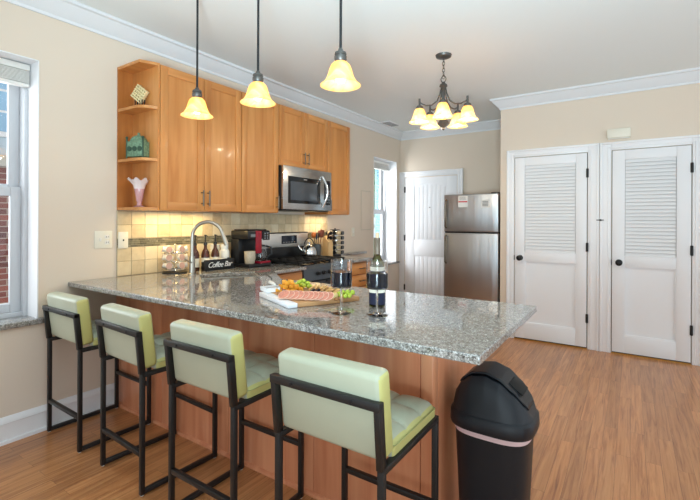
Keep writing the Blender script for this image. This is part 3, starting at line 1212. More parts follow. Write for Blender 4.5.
# ------------------------------------------------------------------ stove
st = thing('gas_stove', 'black and stainless gas range under the microwave', 'stove')
Y0, Y1 = 2.932, 3.694
bx('body', m_blackp, st, XW + .02, -2.475, Y0, Y1, .05, .905, .003)
b = MB()
pr = [(-2.475, .77), (-2.445, .77), (-2.452, .885), (-2.47, .908), (-2.49, .908)]
vs = b.prism([(x, z) for x, z in pr], Y0, Y1)
b.xf(vs, Matrix(((1, 0, 0, 0), (0, 0, 1, 0), (0, 1, 0, 0), (0, 0, 0, 1))))
cpn = b.build('control_panel', mat('dark_stainless', (96, 104, 112), .32, metal=.8), st, smooth=False)
for k in range(5):
    b = MB()
    v = b.lathe([(0, 0), (.021, 0), (.021, .008), (.016, .012), (.014, .03), (0, .031)], 20)
    b.xf(v, Matrix.Translation((-2.448, Y0 + .2 + k * .09, .83)) @ Matrix.Rotation(PI / 2, 4, 'Y'))
    b.build('knob', m_black, cpn)
od = bx('oven_door', m_blackgl, st, -2.475, -2.45, Y0 + .004, Y1 - .004, .23, .76, .004)
b = MB(); b.tube([(-2.40, Y0 + .06, .71), (-2.40, Y1 - .06, .71)], .012, 12)
for yy in (Y0 + .09, Y1 - .09):
    b.tube([(-2.45, yy, .71), (-2.40, yy, .71)], .008, 8)
b.build('handle', m_steel, od)
bx('drawer', m_steel, st, -2.475, -2.45, Y0 + .004, Y1 - .004, .06, .22, .004)
bx('cooktop', m_blackgl, st, XW + .05, -2.48, Y0 + .004, Y1 - .004, .905, .913, .002)
for k in range(3):
    ya_ = Y0 + .02 + k * .245
    b = MB()
    xs0, xs1 = -3.0, -2.51
    for yy in (ya_, ya_ + .11, ya_ + .225):
        b.box(xs0, xs1, yy - .006, yy + .006, .933, .945, .002)
    for xx in (xs0 + .006, -2.87, -2.755, -2.64, xs1 - .006):
        b.box(xx - .006, xx + .006, ya_, ya_ + .225, .933, .945, .002)
    for xx in (xs0 + .01, xs1 - .01):
        for yy in (ya_, ya_ + .225):
            b.box(xx - .007, xx + .007, yy - .007, yy + .007, .912, .936)
    b.build('grate', m_iron, st)
for xx in (-2.88, -2.63):
    for yy in (Y0 + .13, Y0 + .38, Y1 - .13):
        b = MB(); b.lathe([(0, 0), (.045, 0), (.045, .008), (.03, .01), (.03, .017), (0, .018)], 20, (xx, yy, .9125)); b.build('burner', m_iron, st)
bx('backguard', steel_mat('bright_range_steel', (222, 222, 220), .45), st, XW + .013, XW + .06, Y0 + .003, Y1 - .003, 1.045, 1.19, .006)
bx('backguard_base', m_blackp, st, XW + .013, XW + .055, Y0 + .003, Y1 - .003, .905, 1.046, .003)
bx('backguard_trim', m_blackp, st, XW + .013, XW + .062, Y0 + .003, Y1 - .003, 1.19, 1.2, .002)
dd = bx('display', m_display, st, XW + .06, XW + .063, 3.26, 3.50, 1.08, 1.165, .002)
b = MB()
for k in range(5):
    b.box(XW + .063, XW + .0636, 3.28 + k * .042, 3.305 + k * .042, 1.09, 1.1)
b.build('buttons', m_greyp, dd)

# ------------------------------------------------------------------ fridge
fg = thing('refrigerator', 'stainless top-freezer refrigerator between entry door and closet wall', 'refrigerator', (-1.70, 5.3, 0))
bx('body', mat('dark_grey_case', (62, 62, 64), .5), fg, -.345, .345, .06, .68, .03, 1.665, .006)
bx('freezer_door', m_fridge, fg, -.35, .35, 0, .058, 1.19, 1.67, .012, 3)
bx('fresh_food_door', m_fridge, fg, -.35, .35, 0, .058, .08, 1.175, .012, 3)
bx('door_gasket', m_blackp, fg, -.34, .34, .02, .062, 1.17, 1.195)
bx('grille', m_blackp, fg, -.34, .34, .03, .07, .01, .075)
bx('hinge_cover', m_blackp, fg, .25, .34, .03, .12, 1.665, 1.685, .004)
b = MB(); b.tube([(-.318, -.0, 1.24), (-.318, -.035, 1.26), (-.318, -.04, 1.4), (-.318, -.035, 1.58), (-.318, 0, 1.6)], .012, 12); b.build('handle', m_pull, fg)
b = MB(); b.tube([(-.318, -.0, 1.14), (-.318, -.035, 1.12), (-.318, -.04, .98), (-.318, -.035, .8), (-.318, 0, .78)], .012, 12); b.build('handle', m_pull, fg)
nt_ = thing('paper_note', 'white note with a red stripe stuck on the freezer door', 'note', (-1.795, 5.2985, 1.578))
bx('sheet', m_paper, nt_, -.062, .062, -.0008, .0, -.075, .07)
bx('stripe', m_redink, nt_, -.058, .058, -.0014, -.0008, -.012, .004)
b = MB()
for k in range(4):
    b.box(-.045, .045 - .01 * (k % 2), -.0013, -.0008, .02 + k * .011, .0235 + k * .011)
b.build('print', m_greyp, nt_)
n2 = thing('sticker', 'small square white sticker near the top right of the freezer door', 'sticker', (-1.512, 5.2985, 1.545))
bx('sheet', m_paper, n2, -.05, .05, -.0008, 0, -.05, .05)
b = MB()
for k in range(4):
    b.box(-.035, .035, -.0013, -.0008, -.03 + k * .017, -.022 + k * .017)
b.build('print', m_greyp, n2)

# ------------------------------------------------------------------ bar stools
def yellow_sides(o):
    """colours the cushion faces that point sideways a yellower green"""
    o.data.materials.append(m_yellow_side)
    for p in o.data.polygons:
        if abs(p.normal.x) > .75:
            p.material_index = 1


def make_stool(label, loc, rz):
    t = thing('bar_stool', label, 'stool', loc, rz, 'counter stools along the breakfast bar')
    W_, D_, q = .205, .205, .022
    for sx in (-1, 1):
        x = sx * (W_ - q / 2 + .012)
        b = MB(); b.box(x - q / 2, x + q / 2, -D_ - q / 2, -D_ + q / 2, .004, .6, .003); b.build('leg', m_frame, t)
        b = MB(); b.box(x - q / 2, x + q / 2, D_ - q / 2, D_ + q / 2, .004, .57, .003); b.build('leg', m_frame, t)
        b = MB(); b.box(x - q / 2, x + q / 2, -D_ + q / 2, D_ - q / 2, .006, .006 + q, .003)
        r = b.build('floor_runner', m_frame, t)
        b = MB()
        for yy in (-D_, D_):
            b.lathe([(0, 0), (.008, 0), (.008, .007), (0, .007)], 12, (x, yy, 0))
        b.build('foot_glide', m_white, r)
        # tilted back upright
        b = MB(); b.bar((x, -D_ - .002, .585), (x, -D_ - .022, .79), q, .029, .003); b.build('back_upright', m_frame, t)
    xi = W_ - q + .012
    bx('rear_stretcher', m_frame, t, -xi, xi, -D_ - q / 2, -D_ + q / 2, .185, .185 + q, .003)
    bx('footrest', m_frame, t, -xi, xi, D_ - q / 2, D_ + q / 2, .245, .245 + q, .003)
    cbm = bx('back_crossbar', m_frame, t, -xi - q, xi + q, -D_ - .038, -D_ - .014, .766, .793, .003)
    for sx in (-1, 1):
        b = MB()
        v = b.lathe([(0, 0), (.006, 0), (.006, .003), (0, .004)], 12)
        b.xf(v, Matrix.Translation((sx * .12, -D_ - .038, .78)) @ Matrix.Rotation(PI / 2, 4, 'X'))
        b.build('bolt', m_black, cbm)
    b = MB()
    b.box(-xi - q, xi + q, -D_ + .16, D_ + .012, .566, .588, .003)
    b.box(-xi - q, -xi + .004, -D_, D_, .5665, .5875, .003)
    b.box(xi - .004, xi + q, -D_, D_, .5665, .5875, .003)
    b.build('seat_frame', m_frame, t)
    # tufted seat cushion
    b = MB()
    N = 36
    sw, s0, s1 = .207, -D_ + .065, D_ + .008
    grid = []
    for i in range(N + 1):
        row = []
        for j in range(N + 1):
            u, v = i / N, j / N
            ed_ = min(u, 1 - u, v, 1 - v)
            rd = .1
            zz = .645 + .018 * (1 - (2 * u - 1) ** 2) * (1 - (2 * v - 1) ** 2)
            zz += .016 * (abs(math.sin(3 * PI * u)) ** .45 * abs(math.sin(3 * PI * v)) ** .45) - .010
            if ed_ < rd:
                zz -= .022 * (1 - ed_ / rd) ** 2.2
            x = -sw + 2 * sw * u
            y = s0 + (s1 - s0) * v
            # round the plan corners
            cx_, cy_ = max(0, abs(2 * u - 1) - .9) / .1, max(0, abs(2 * v - 1) - .9) / .1
            if cx_ and cy_:
                l = math.hypot(cx_, cy_)
                k = max(cx_, cy_) / l
                x -= math.copysign(.02 * cx_ * (1 - k), x)
                y -= math.copysign(.02 * cy_ * (1 - k), v - .5)
            row.append(b.b.verts.new((x, y, zz)))
        grid.append(row)
    for i in range(N):
        for j in range(N):
            b.b.faces.new((grid[i][j], grid[i + 1][j], grid[i + 1][j + 1], grid[i][j + 1]))
    rim = [grid[i][0] for i in range(N + 1)] + [grid[N][j] for j in range(1, N + 1)] + [grid[i][N] for i in range(N - 1, -1, -1)] + [grid[0][j] for j in range(N - 1, 0, -1)]
    prev = rim
    for (g, zz) in ((1.006, .618), (1.0, .589)):
        nr = [b.b.verts.new((v.co.x * g, (v.co.y - .036) * g + .036, zz)) for v in rim]
        for i in range(len(rim)):
            b.b.faces.new((prev[i], prev[(i + 1) % len(rim)], nr[(i + 1) % len(rim)], nr[i]))
        prev = nr
    b.b.faces.new(prev)
    seat = b.build('seat', m_vinyl, t, angle=60)
    yellow_sides(seat)
    b = MB()
    pth = []
    for (x, y) in ((-sw, s0), (sw, s0), (sw, s1), (-sw, s1)):
        pth.append((x * 1.008, (y - .036) * 1.008 + .036, .62))
    pp = []
    for k in range(4):
        A, B = Vector(pth[k]), Vector(pth[(k + 1) % 4])
        for s in (.06, .94):
            pp.append(A.lerp(B, s))
    b.tube(pp, .0018, 6, closed=True)
    b.build('seat_seam', m_seam, seat)
    # back cushion, leaning back with the uprights
    b = MB()
    v = b.box(-.205, .205, 0, .075, 0, .272, .02, 4)
    for q_ in v:
        u = q_.co.x / .205
        w_ = q_.co.z / .272
        if q_.co.y > .05:
            q_.co.y += .012 * (1 - u * u) * (1 - (2 * w_ - 1) ** 2)
        if q_.co.z > .2:
            q_.co.z += .006 * (1 - u * u)
    tilt = math.atan2(.024, .205)
    b.xf(v, Matrix.Translation((.006, -D_ + .004, .597)) @ Matrix.Rotation(tilt, 4, 'X'))
    bk = b.build('backrest', m_vinyl, t, angle=60)
    yellow_sides(bk)
    return t


s1 = make_stool('pale green bar stool at the far left, beside the beige wall', (-2.81, 1.362, 0), math.radians(-1))
dup(s1, (-2.147, 1.355, 0), math.radians(-3), 'pale green bar stool second from the left wall')
dup(s1, (-1.517, 1.35, 0), 0, 'pale green bar stool third from the left, next to the nearest stool')
dup(s1, (-.82, 1.303, 0), 0, 'nearest pale green bar stool, beside the black trash can')

# ------------------------------------------------------------------ trash can
tc_ = thing('trash_can', 'black swing-top trash can under the end of the granite bar', 'trash can', (-.47, 1.79, 0))
tc_.scale = (.95, .93, 1.03)
def se(a, rx, ry, n=3.2):
    c, s = math.cos(a), math.sin(a)
    return (rx * math.copysign(abs(c) ** (2 / n), c), ry * math.copysign(abs(s) ** (2 / n), s))
def loft(b, rings, seg=64):
    prev = None
    first = None
    for (rx, ry, z, ox) in rings:
        R = [b.b.verts.new((se(2 * PI * k / seg, rx, ry)[0] + ox, se(2 * PI * k / seg, rx, ry)[1], z)) for k in range(seg)]
        if prev:
            for k in range(seg):
                b.b.faces.new((prev[k], prev[(k + 1) % seg], R[(k + 1) % seg], R[k]))
        else:
            first = R
        prev = R
    return first, prev
b = MB()
f0, f1 = loft(b, [(.125, .11, 0, 0), (.132, .117, .006, 0), (.155, .138, .47, 0)])
b.b.faces.new(f0); b.b.faces.new(f1)
b.build('bin_body', m_bin, tc_)
b = MB()
f0, f1 = loft(b, [(.1565, .1395, .458, 0), (.1585, .1415, .462, 0), (.1585, .1415, .484, 0), (.1555, .1385, .486, 0)])
b.b.faces.new(f0); b.b.faces.new(f1)
b.build('bag_edge', m_bag, tc_)
b = MB()
f0, f1 = loft(b, [(.15, .135, .482, 0), (.172, .153, .482, 0), (.176, .157, .495, 0), (.174, .155, .53, 0), (.165, .147, .54, 0)])
b.b.faces.new(f0); b.b.faces.new(f1)
lidrim = b.build('lid_rim', m_bin, tc_)
def hx(u):
    """roll-top profile along x, u in -1..1"""
    pts_ = [(-1, .015), (-.9, .08), (-.72, .135), (-.45, .175), (-.1, .185), (.25, .165), (.6, .115), (.86, .06), (1, .01)]
    for (a0, h0), (a1, h1) in zip(pts_, pts_[1:]):
        if u <= a1:
            k = (u - a0) / (a1 - a0)
            k = k * k * (3 - 2 * k) * .35 + k * .65
            return h0 + (h1 - h0) * k
    return pts_[-1][1]
def dome(b, rx, ry, vy0, vy1, u0, u1, lift, N=40, Mm=28, cheek=.62):
    g = []
    for i in range(N + 1):
        row = []
        for j in range(Mm + 1):
            u = u0 + (u1 - u0) * i / N
            v = vy0 + (vy1 - vy0) * j / Mm
            lim = (1 - abs(u) ** 3.2) ** (1 / 3.2) if abs(u) < 1 else 0
            k = 1.0
            if abs(v) > cheek:
                k = max(0, 1 - ((abs(v) - cheek) / (1 - cheek)) ** 1.6)
            row.append(b.b.verts.new((u * rx, v * ry * max(lim, .35), .536 + .8 * hx(u) * k + lift)))
        g.append(row)
    for i in range(N):
        for j in range(Mm):
            b.b.faces.new((g[i][j], g[i + 1][j], g[i + 1][j + 1], g[i][j + 1]))
b = MB(); dome(b, .166, .146, -1, 1, -1, 1, 0); b.build('lid_dome', m_bin, tc_)
b = MB(); dome(b, .163, .1, -.86, .86, -.8, .93, .014, cheek=1.2); o = b.build('swing_flap', m_bin, tc_)
so = o.modifiers.new('thickness', 'SOLIDIFY'); so.thickness = .008; so.offset = -1
zz = .536 + .8 * hx(.6) + .014
b = MB()
v = b.box(-.034, .034, -.05, .05, -.006, .003, .004)
b.xf(v, Matrix.Translation((.1, 0, zz + .002)) @ Matrix.Rotation(math.radians(31), 4, 'Y'))
b.build('grip_recess', mat('recess_shade', (8, 8, 9), .6), o)  # dark block painted as the shaded hollow of the grip, nothing is cut in

# ------------------------------------------------------------------ pendants and chandelier
bell = [(.022, .125), (.034, .121), (.047, .107), (.056, .084), (.062, .06), (.07, .037), (.083, .016), (.1, .003), (.101, 0), (.098, 0), (.08, .013), (.066, .036), (.058, .06), (.052, .083), (.043, .104), (.03, .117), (.02, .121)]
PY = 1.64
def pendant(label, x):
    t = thing('pendant_light', label, 'lamp', (x, PY, HC), group='pendants over the breakfast bar')
    b = MB(); b.lathe([(0, -.022), (.05, -.02), (.06, -.012), (.062, -.0005), (0, -.0005)], 28); b.build('canopy', m_bronze, t)
    b = MB(); b.tube([(0, 0, -.02), (0, 0, -.605)], .0065, 12); b.build('rod', m_blackp, t)
    b = MB(); b.lathe([(r * .95, -.59 + (z + .56) * .78) for r, z in [(0, -.56), (.01, -.565), (.016, -.58), (.028, -.588), (.03, -.6), (.026, -.606), (.031, -.612), (.031, -.63), (.026, -.642), (.03, -.65), (0, -.652)]], 24); b.build('socket_cap', m_bronze, t)
    z0 = -.768
    b = MB(); b.lathe([(r * .95, z * .9) for r, z in bell], 40, (0, 0, z0), cap=False); sh = b.build('lamp_shade', m_shade, t, angle=60)
    b = MB(); b.lathe([(0, .118), (.013, .115), (.014, .09), (.024, .07), (.029, .05), (.026, .03), (.014, .017), (0, .014)], 20, (0, 0, z0)); b.build('bulb', m_bulb, sh)
    point('pendant_lamp', (x, PY, HC + z0 + .012), 2.4, (1, .84, .58), .025)
    return t
pendant('left pendant light with amber bell shade, farthest from the camera', -2.223)
pendant('middle pendant light with amber bell shade', -1.698)
pendant('right pendant light with amber bell shade, nearest the camera', -1.149)

ch = thing('chandelier', 'five-light pewter chandelier with amber bell shades on a chain', 'chandelier', (-1.33, 3.418, HC))
b = MB(); b.lathe([(0, -.03), (.03, -.028), (.062, -.018), (.068, -.0005), (0, -.0005)], 28); b.build('canopy', m_bronze, ch)
b = MB()
z = -.03
k = 0
while z > -.17:
    ring = [(0.011 * math.cos(a) * (1 if k % 2 else 0), 0.011 * math.cos(a) * (0 if k % 2 else 1), z - .014 + .018 * math.sin(a)) for a in [2 * PI * i / 12 for i in range(12)]]
    b.tube(ring, .0026, 6, closed=True)
    z -= .028
    k += 1
b.build('chain', m_bronze, ch)
b = MB()
ring = [(.022 * math.cos(a), 0, -.205 + .026 * math.sin(a)) for a in [2 * PI * i / 18 for i in range(18)]]
b.tube(ring, .004, 8, closed=True); b.build('loop', m_bronze, ch)
b = MB(); b.lathe([(0, -.225), (.012, -.228), (.016, -.24), (.03, -.25), (.034, -.265), (.024, -.275), (.026, -.29), (.012, -.3), (.011, -.5), (.02, -.53), (.045, -.57), (.05, -.58), (.03, -.6), (.012, -.615), (.014, -.628), (0, -.638)], 24); b.build('column', m_bronze, ch)
for i in range(5):
    a = 2 * PI * i / 5 + math.radians(-70)
    d = Vector((math.cos(a), math.sin(a), 0))
    b = MB()
    pts = [d * r + Vector((0, 0, z)) for r, z in ((.018, -.27), (.03, -.33), (.055, -.39), (.1, -.425), (.15, -.43), (.19, -.415), (.205, -.40))]
    b.tube(pts, .0058, 10)
    b.tube([d * .205 + Vector((0, 0, -.375)), d * .205 + Vector((0, 0, -.45))], .009, 10)
    ar = b.build('arm', m_bronze, ch)
    e = d * .205
    b = MB(); b.lathe([(0, -.43), (.02, -.435), (.03, -.445), (.03, -.465), (0, -.468)], 18, (e.x, e.y, 0)); b.build('socket_cap', m_bronze, ar)
    b = MB(); b.lathe([(r * .86, z * .95) for r, z in bell], 32, (e.x, e.y, -.575), cap=False); b.build('lamp_shade', m_shade, ar, angle=60)
    b = MB(); b.lathe([(0, .105), (.013, .1), (.022, .07), (.026, .05), (.02, .025), (0, .014)], 16, (e.x, e.y, -.575)); b.build('bulb', m_bulb, ar)
    point('chandelier_lamp', (-1.33 + e.x, 3.418 + e.y, HC - .565), 5, (1, .86, .66), .025)

# ------------------------------------------------------------------ cheese board
F, Lc, Rc = Vector((-1.32, 1.469)), Vector((-1.667, 1.602)), Vector((-1.11, 1.774))
ang = math.radians(65.5)
cbd = thing('cheese_board', 'wood and white marble serving board holding the snacks', 'board', (F.x, F.y, CT + .0005), ang)
BT = .022
bx('wood_panel', m_board, cbd, .05, .395, .0, .385, 0, BT, .003)
bx('marble_strip', m_marble, cbd, 0, .049, 0, .385, 0, BT, .003)
ZB0 = CT + .0005 + BT
def onb(px, py, z=0):
    p = pix(px, py, 2, ZB0 + z)
    return p
dish = thing('white_dish', 'small square white dish under the cheese cubes', 'dish', tuple(onb(272, 291)), ang)
dish.location.z = ZB0
b = MB(); b.box(-.05, .06, -.05, .05, 0, .012, .004); b.build('base', m_marble, dish)
b = MB()
for (x0, x1, y0, y1) in ((-.05, .06, -.05, -.044), (-.05, .06, .044, .05), (-.05, -.044, -.044, .044), (.054, .06, -.044, .044)):
    b.box(x0, x1, y0, y1, .010, .024, .002)
b.build('rim', m_marble, dish)
DZ = ZB0 + .0125
# orange cheddar cubes
cub = MB(); cub.box(-.011, .011, -.011, .011, 0, .02, .002)
c0 = tag(cub.build('cheese_cube', m_cheddar), 'orange cheddar cube heaped at the back left of the board', 'cheese', 'cheddar cubes')
n = 0
base = onb(289, 291.5)
for lay in range(3):
    R = .062 - .018 * lay
    for i in range((11, 8, 4)[lay]):
        a = 2 * PI * i / (11, 8, 4)[lay] + lay
        rr = R * (.55 if i % 3 == 0 else 1)
        o = c0 if n == 0 else c0.copy()
        if n:
            C.objects.link(o)
        o.location = (base.x + rr * math.cos(a) * 1.1, base.y + rr * math.sin(a), ZB0 + .0005 + lay * .0205)
        o.rotation_euler = (random.uniform(-.1, .1) if lay else 0, random.uniform(-.1, .1) if lay else 0, random.uniform(0, 3))
        n += 1
# salami slices, fanned in a row along the near edge
sb = MB(); sb.lathe([(0, 0), (.030, 0), (.030, .003), (0, .003)], 28)
s0_ = sb.build('salami_slice', m_salami)
tag(s0_, 'salami slice in the fanned row along the front of the board', 'salami', 'salami slices')
rb = MB(); rb.lathe([(.0275, .0003), (.0304, .0003), (.0304, .0033), (.0275, .0033)], 28, cap=False); rb.b.faces.ensure_lookup_table()
rd = rb.build('rind', m_rind, s0_)
rw_ = onb(328, 301) - onb(284, 299)
row = math.atan2(rw_.y, rw_.x)
for i in range(10):
    f_ = i / 9
    p = onb(284 + 44 * f_, 299.0 + 2.0 * f_)
    o = s0_
    if i:
        o = s0_.copy(); C.objects.link(o)
        r2 = rd.copy(); C.objects.link(r2); r2.parent = o
    nrm = Vector((.45 - .4 * math.cos(row), -.52 - .4 * math.sin(row), 1.0 + .1 * math.sin(i * 2.1))).normalized()
    o.location = (p.x, p.y, ZB0 + .021)
    o.rotation_euler = nrm.to_track_quat('Z', 'Y').to_euler()
# grapes
def grapes(label, px, py, n, spread, zs):
    p = onb(px, py)
    t = thing('grape_bunch', label, 'grapes', (p.x, p.y, ZB0), group='green grapes on the board')
    b = MB(); b.tube([(0, 0, .012), (.004, .003, .03), (.014, .012, .046)], .0018, 6); b.build('stem', m_stem, t)
    rng = random.Random(px)
    pl_ = []
    for i in range(n):
        for tr_ in range(60):
            a, r = rng.uniform(0, 2 * PI), spread * math.sqrt(rng.random())
            z = .0115 + zs * rng.random() * (1 - r / spread * .7)
            q = Vector((r * math.cos(a), r * math.sin(a), z))
            if all((q - u).length > .018 for u in pl_):
                break
        pl_.append(q)
        g = MB(); g.ball((0, 0, 0), .0115, 1, 1, 1.15, 14, 10)
        o = g.build('grape', m_grape, t, loc=q)
        o.rotation_euler = (rng.uniform(-1, 1), rng.uniform(-1, 1), 0)
    return t
grapes('green grape bunch at the back of the board beside the orange cheese', 303, 289, 20, .05, .045)
grapes('green grapes at the right end of the board behind the wine glass', 346.5, 297.5, 12, .042, .032)
grapes('small green grape bunch in the middle, behind the salami', 308, 298, 10, .032, .02)
# pale cheese wedges
pw = MB(); pw.prism([(0, -.02), (.055, 0), (0, .02)], 0, .02)
p0 = pw.build('cheese_wedge', m_pale)
tag(p0, 'pale yellow cheese wedge lying behind the salami slices', 'cheese', 'pale cheese wedges')
for i, (px, py, r) in enumerate([(316, 299, .3), (322, 298, 1.1), (328, 297.5, .1), (334, 298, 2.0), (298, 297.5, 1.6)]):
    o = p0 if i == 0 else p0.copy()
    if i:
        C.objects.link(o)
    p = onb(px, py); o.location = (p.x, p.y, ZB0 + .0003); o.rotation_euler = (0, 0, r)
# crackers standing in a row
cr = MB(); cr.lathe([(0, 0), (.024, 0), (.026, .002), (.024, .004), (0, .004)], 20)
k0 = cr.build('cracker', m_cracker)
tag(k0, 'round golden cracker leaning in the row at the back of the board', 'cracker', 'round crackers')
for i in range(12):
    o = k0 if i == 0 else k0.copy()
    if i:
        C.objects.link(o)
    p = onb(312 + 2.6 * i, 291.5 + .35 * i)
    o.location = (p.x, p.y, ZB0 + .02)
    o.rotation_euler = (math.radians(8), math.radians(-32 - 9 * (i % 3)), row + .15 * math.sin(i * 2.3))
ob = MB(); ob.ball((0, 0, 0), .0085, 1, 1, 1.2)
o0 = ob.build('black_olive', m_olive)
tag(o0, 'black olive in the little pile in the middle of the board', 'olive', 'black olives')
for i in range(9):
    o = o0 if i == 0 else o0.copy()
    if i:
        C.objects.link(o)
    p = onb(311 + (i % 5) * 2.6, 294.5 + (i // 5) * 1.4)
    o.location = (p.x, p.y, ZB0 + .0095 + .014 * (i % 2)); o.rotation_euler = (random.random() * 3, random.random(), 0)
nb_ = MB(); nb_.ball((0, 0, 0), .011, 1.2, .9, .8, 10, 8)
for v in nb_.b.verts:
    v.co *= random.uniform(.85, 1.1)
n0 = nb_.build('walnut', m_nut)
tag(n0, 'brown walnut half scattered beside the orange cheese cubes', 'nut', 'walnut halves')
for i, (px, py) in enumerate([(283, 297), (288, 297.5), (293, 296.5), (299, 294), (279, 295), (296, 299), (336, 301), (340, 300.5)]):
    o = n0 if i == 0 else n0.copy()
    if i:
        C.objects.link(o)
    p = onb(px, py); o.location = (p.x, p.y, ZB0 + .009); o.rotation_euler = (0, 0, i)
kn = thing('cheese_knife', 'white-handled cheese knife resting on the orange cheese', 'knife', tuple(pix(275, 284.5, 2, ZB0 + .045)))
p1 = pix(261.5, 277.5, 2, ZB0 + .05) - kn.location
dk = p1.normalized()
b = MB(); b.tube([dk * .0, dk * .03, dk * .09, dk * .105], .009, 12, radii=[.007, .009, .0105, .006]); b.build('handle', m_ceramic, kn)
b = MB(); b.bar(dk * -.09 + Vector((0, 0, -.008)), dk * .005, .0015, .02, 0); b.build('blade', m_chrome, kn)

# ------------------------------------------------------------------ wine glasses and bottle
def wine_glass(label, x, y, fill):
    t = thing('wine_glass', label, 'glass', (x, y, CT + .0003), group='wine glasses on the counter')
    R = .047
    b = MB(); b.lathe([(0, 0), (.047, 0), (.047, .002), (.02, .005), (.006, .01), (.0045, .03), (.0042, .095), (.006, .108), (.02, .111), (R - .004, .115), (R, .122), (R, .236), (R - .0012, .236), (R - .0012, .124), (R - .006, .118), (.012, .1145), (0, .114)], 48, cap=False)
    g = b.build('glass', m_clear, t, angle=50)
    b = MB(); b.lathe([(0, .1143), (R - .007, .1175), (R - .0007, .124), (R - .0007, fill), (0, fill)], 40, cap=False); b.build('wine', m_wine, t)
    return t
wine_glass('straight-sided glass of dark wine in front of the grapes', -1.07, 1.54, .182)
wine_glass('straight-sided glass of dark wine in front of the wine bottle', -.919, 1.595, .182)
wb_ = thing('wine_bottle', 'green wine bottle with cream and navy labels behind the right glass', 'bottle', (-1.012, 1.757, CT + .0003))
b = MB(); b.lathe([(0, .006), (.03, 0), (.038, .003), (.038, .19), (.034, .212), (.02, .232), (.0145, .25), (.0145, .318), (0, .318)], 40, cap=False); gbt = b.build('bottle_glass', m_bottle, wb_, angle=60)
b = MB(); b.lathe([(0, .004), (.035, .006), (.035, .188), (0, .188)], 32, cap=False); b.build('wine', m_wine, wb_)
for (z0, z1, m_) in ((.014, .068, m_navy), (.069, .097, m_label), (.098, .166, m_navy), (.167, .188, m_label)):
    b = MB(); b.lathe([(.0384, z0), (.0388, z0), (.0388, z1), (.0384, z1), (.0384, z0)], 40, cap=False); b.build('label', m_, wb_)
b = MB(); b.lathe([(.0146, .25), (.0153, .25), (.0153, .318), (.016, .319), (.016, .328), (.0, .328)], 28, cap=False); b.build('foil', m_foil, wb_)
b = MB(); b.lathe([(0, .327), (.0095, .327), (.0095, .352), (0, .353)], 20); b.build('cork', m_cork, wb_)

# ------------------------------------------------------------------ coffee bar
# pod carousel
rk = thing('pod_rack', 'three-tier chrome wire rack of coffee pods left of the faucet', 'rack', (-2.955, 1.985, CT + .0003))
b = MB(); b.lathe([(0, 0), (.09, 0), (.09, .008), (0, .009)], 32); b.build('base', m_black, rk)
b = MB(); b.tube([(0, 0, .008), (0, 0, .215)], .004, 8); b.ball((0, 0, .218), .008); b.build('post', m_chrome, rk)
b = MB()
for k in range(3):
    z = .03 + .062 * k
    for r in (.095, .045):
        b.tube([(r * math.cos(a), r * math.sin(a), z) for a in [2 * PI * i / 28 for i in range(28)]], .0022, 6, closed=True)
    for i in range(6):
        a = 2 * PI * (i + .5) / 6
        b.tube([(.004 * math.cos(a), .004 * math.sin(a), z), (.095 * math.cos(a), .095 * math.sin(a), z)], .002, 6)
b.build('wire_tiers', m_chrome, rk)
pm = MB(); pm.lathe([(0, 0), (.017, 0), (.0215, .036), (.025, .037), (.025, .039), (0, .039)], 20)
pd0 = pm.build('coffee_pod', m_podcup)
tag(pd0, 'foil-topped coffee pod lying in the three-tier wire rack', 'coffee pod', 'coffee pods in the rack')
lm = MB(); lm.lathe([(0, .0392), (.0238, .0392), (.0238, .0402), (0, .0404)], 20); ld0 = lm.build('foil_lid', m_pod, pd0)
n = 0
for k in range(3):
    for i in range(6):
        a = 2 * PI * i / 6
        o, l_ = pd0, ld0
        if n:
            o = pd0.copy(); C.objects.link(o)
            l_ = ld0.copy(); C.objects.link(l_); l_.parent = o
        o.location = (-2.955 + .052 * math.cos(a), 1.985 + .052 * math.sin(a), CT + .0325 + .062 * k + .022)
        o.rotation_euler = (0, math.radians(78), a)
        n += 1
# tray sign 'Coffee Bar' in front of the bottles
sg = thing('coffee_bar_sign', 'black sign with white script lettering in front of the syrup bottles', 'sign', (-2.83, 2.315, CT + .0003), 0)
bx('board', m_chalk, sg, -.012, 0, -.15, .15, 0, .088, .002)
bx('side_wing', m_chalk, sg, -.075, -.0125, .138, .15, 0, .088, .002)
cu = bpy.data.curves.new('lettering', 'FONT')
cu.body = 'Coffee Bar'
cu.size = .062
cu.shear = .35
cu.align_x = 'CENTER'
cu.align_y = 'CENTER'
cu.extrude = .0006
cu.space_character = .9
tmp = bpy.data.objects.new('tmp_text', cu)
C.objects.link(tmp)
dg = bpy.context.evaluated_depsgraph_get()
me = bpy.data.meshes.new_from_object(tmp.evaluated_get(dg))
bpy.data.objects.remove(tmp)
me.transform(Matrix(((0, 0, 1, .0008), (1, 0, 0, 0), (0, 1, 0, .044), (0, 0, 0, 1))))
me.materials.clear(); me.materials.append(m_ink)
lo = bpy.data.objects.new('lettering', me); C.objects.link(lo); lo.parent = sg
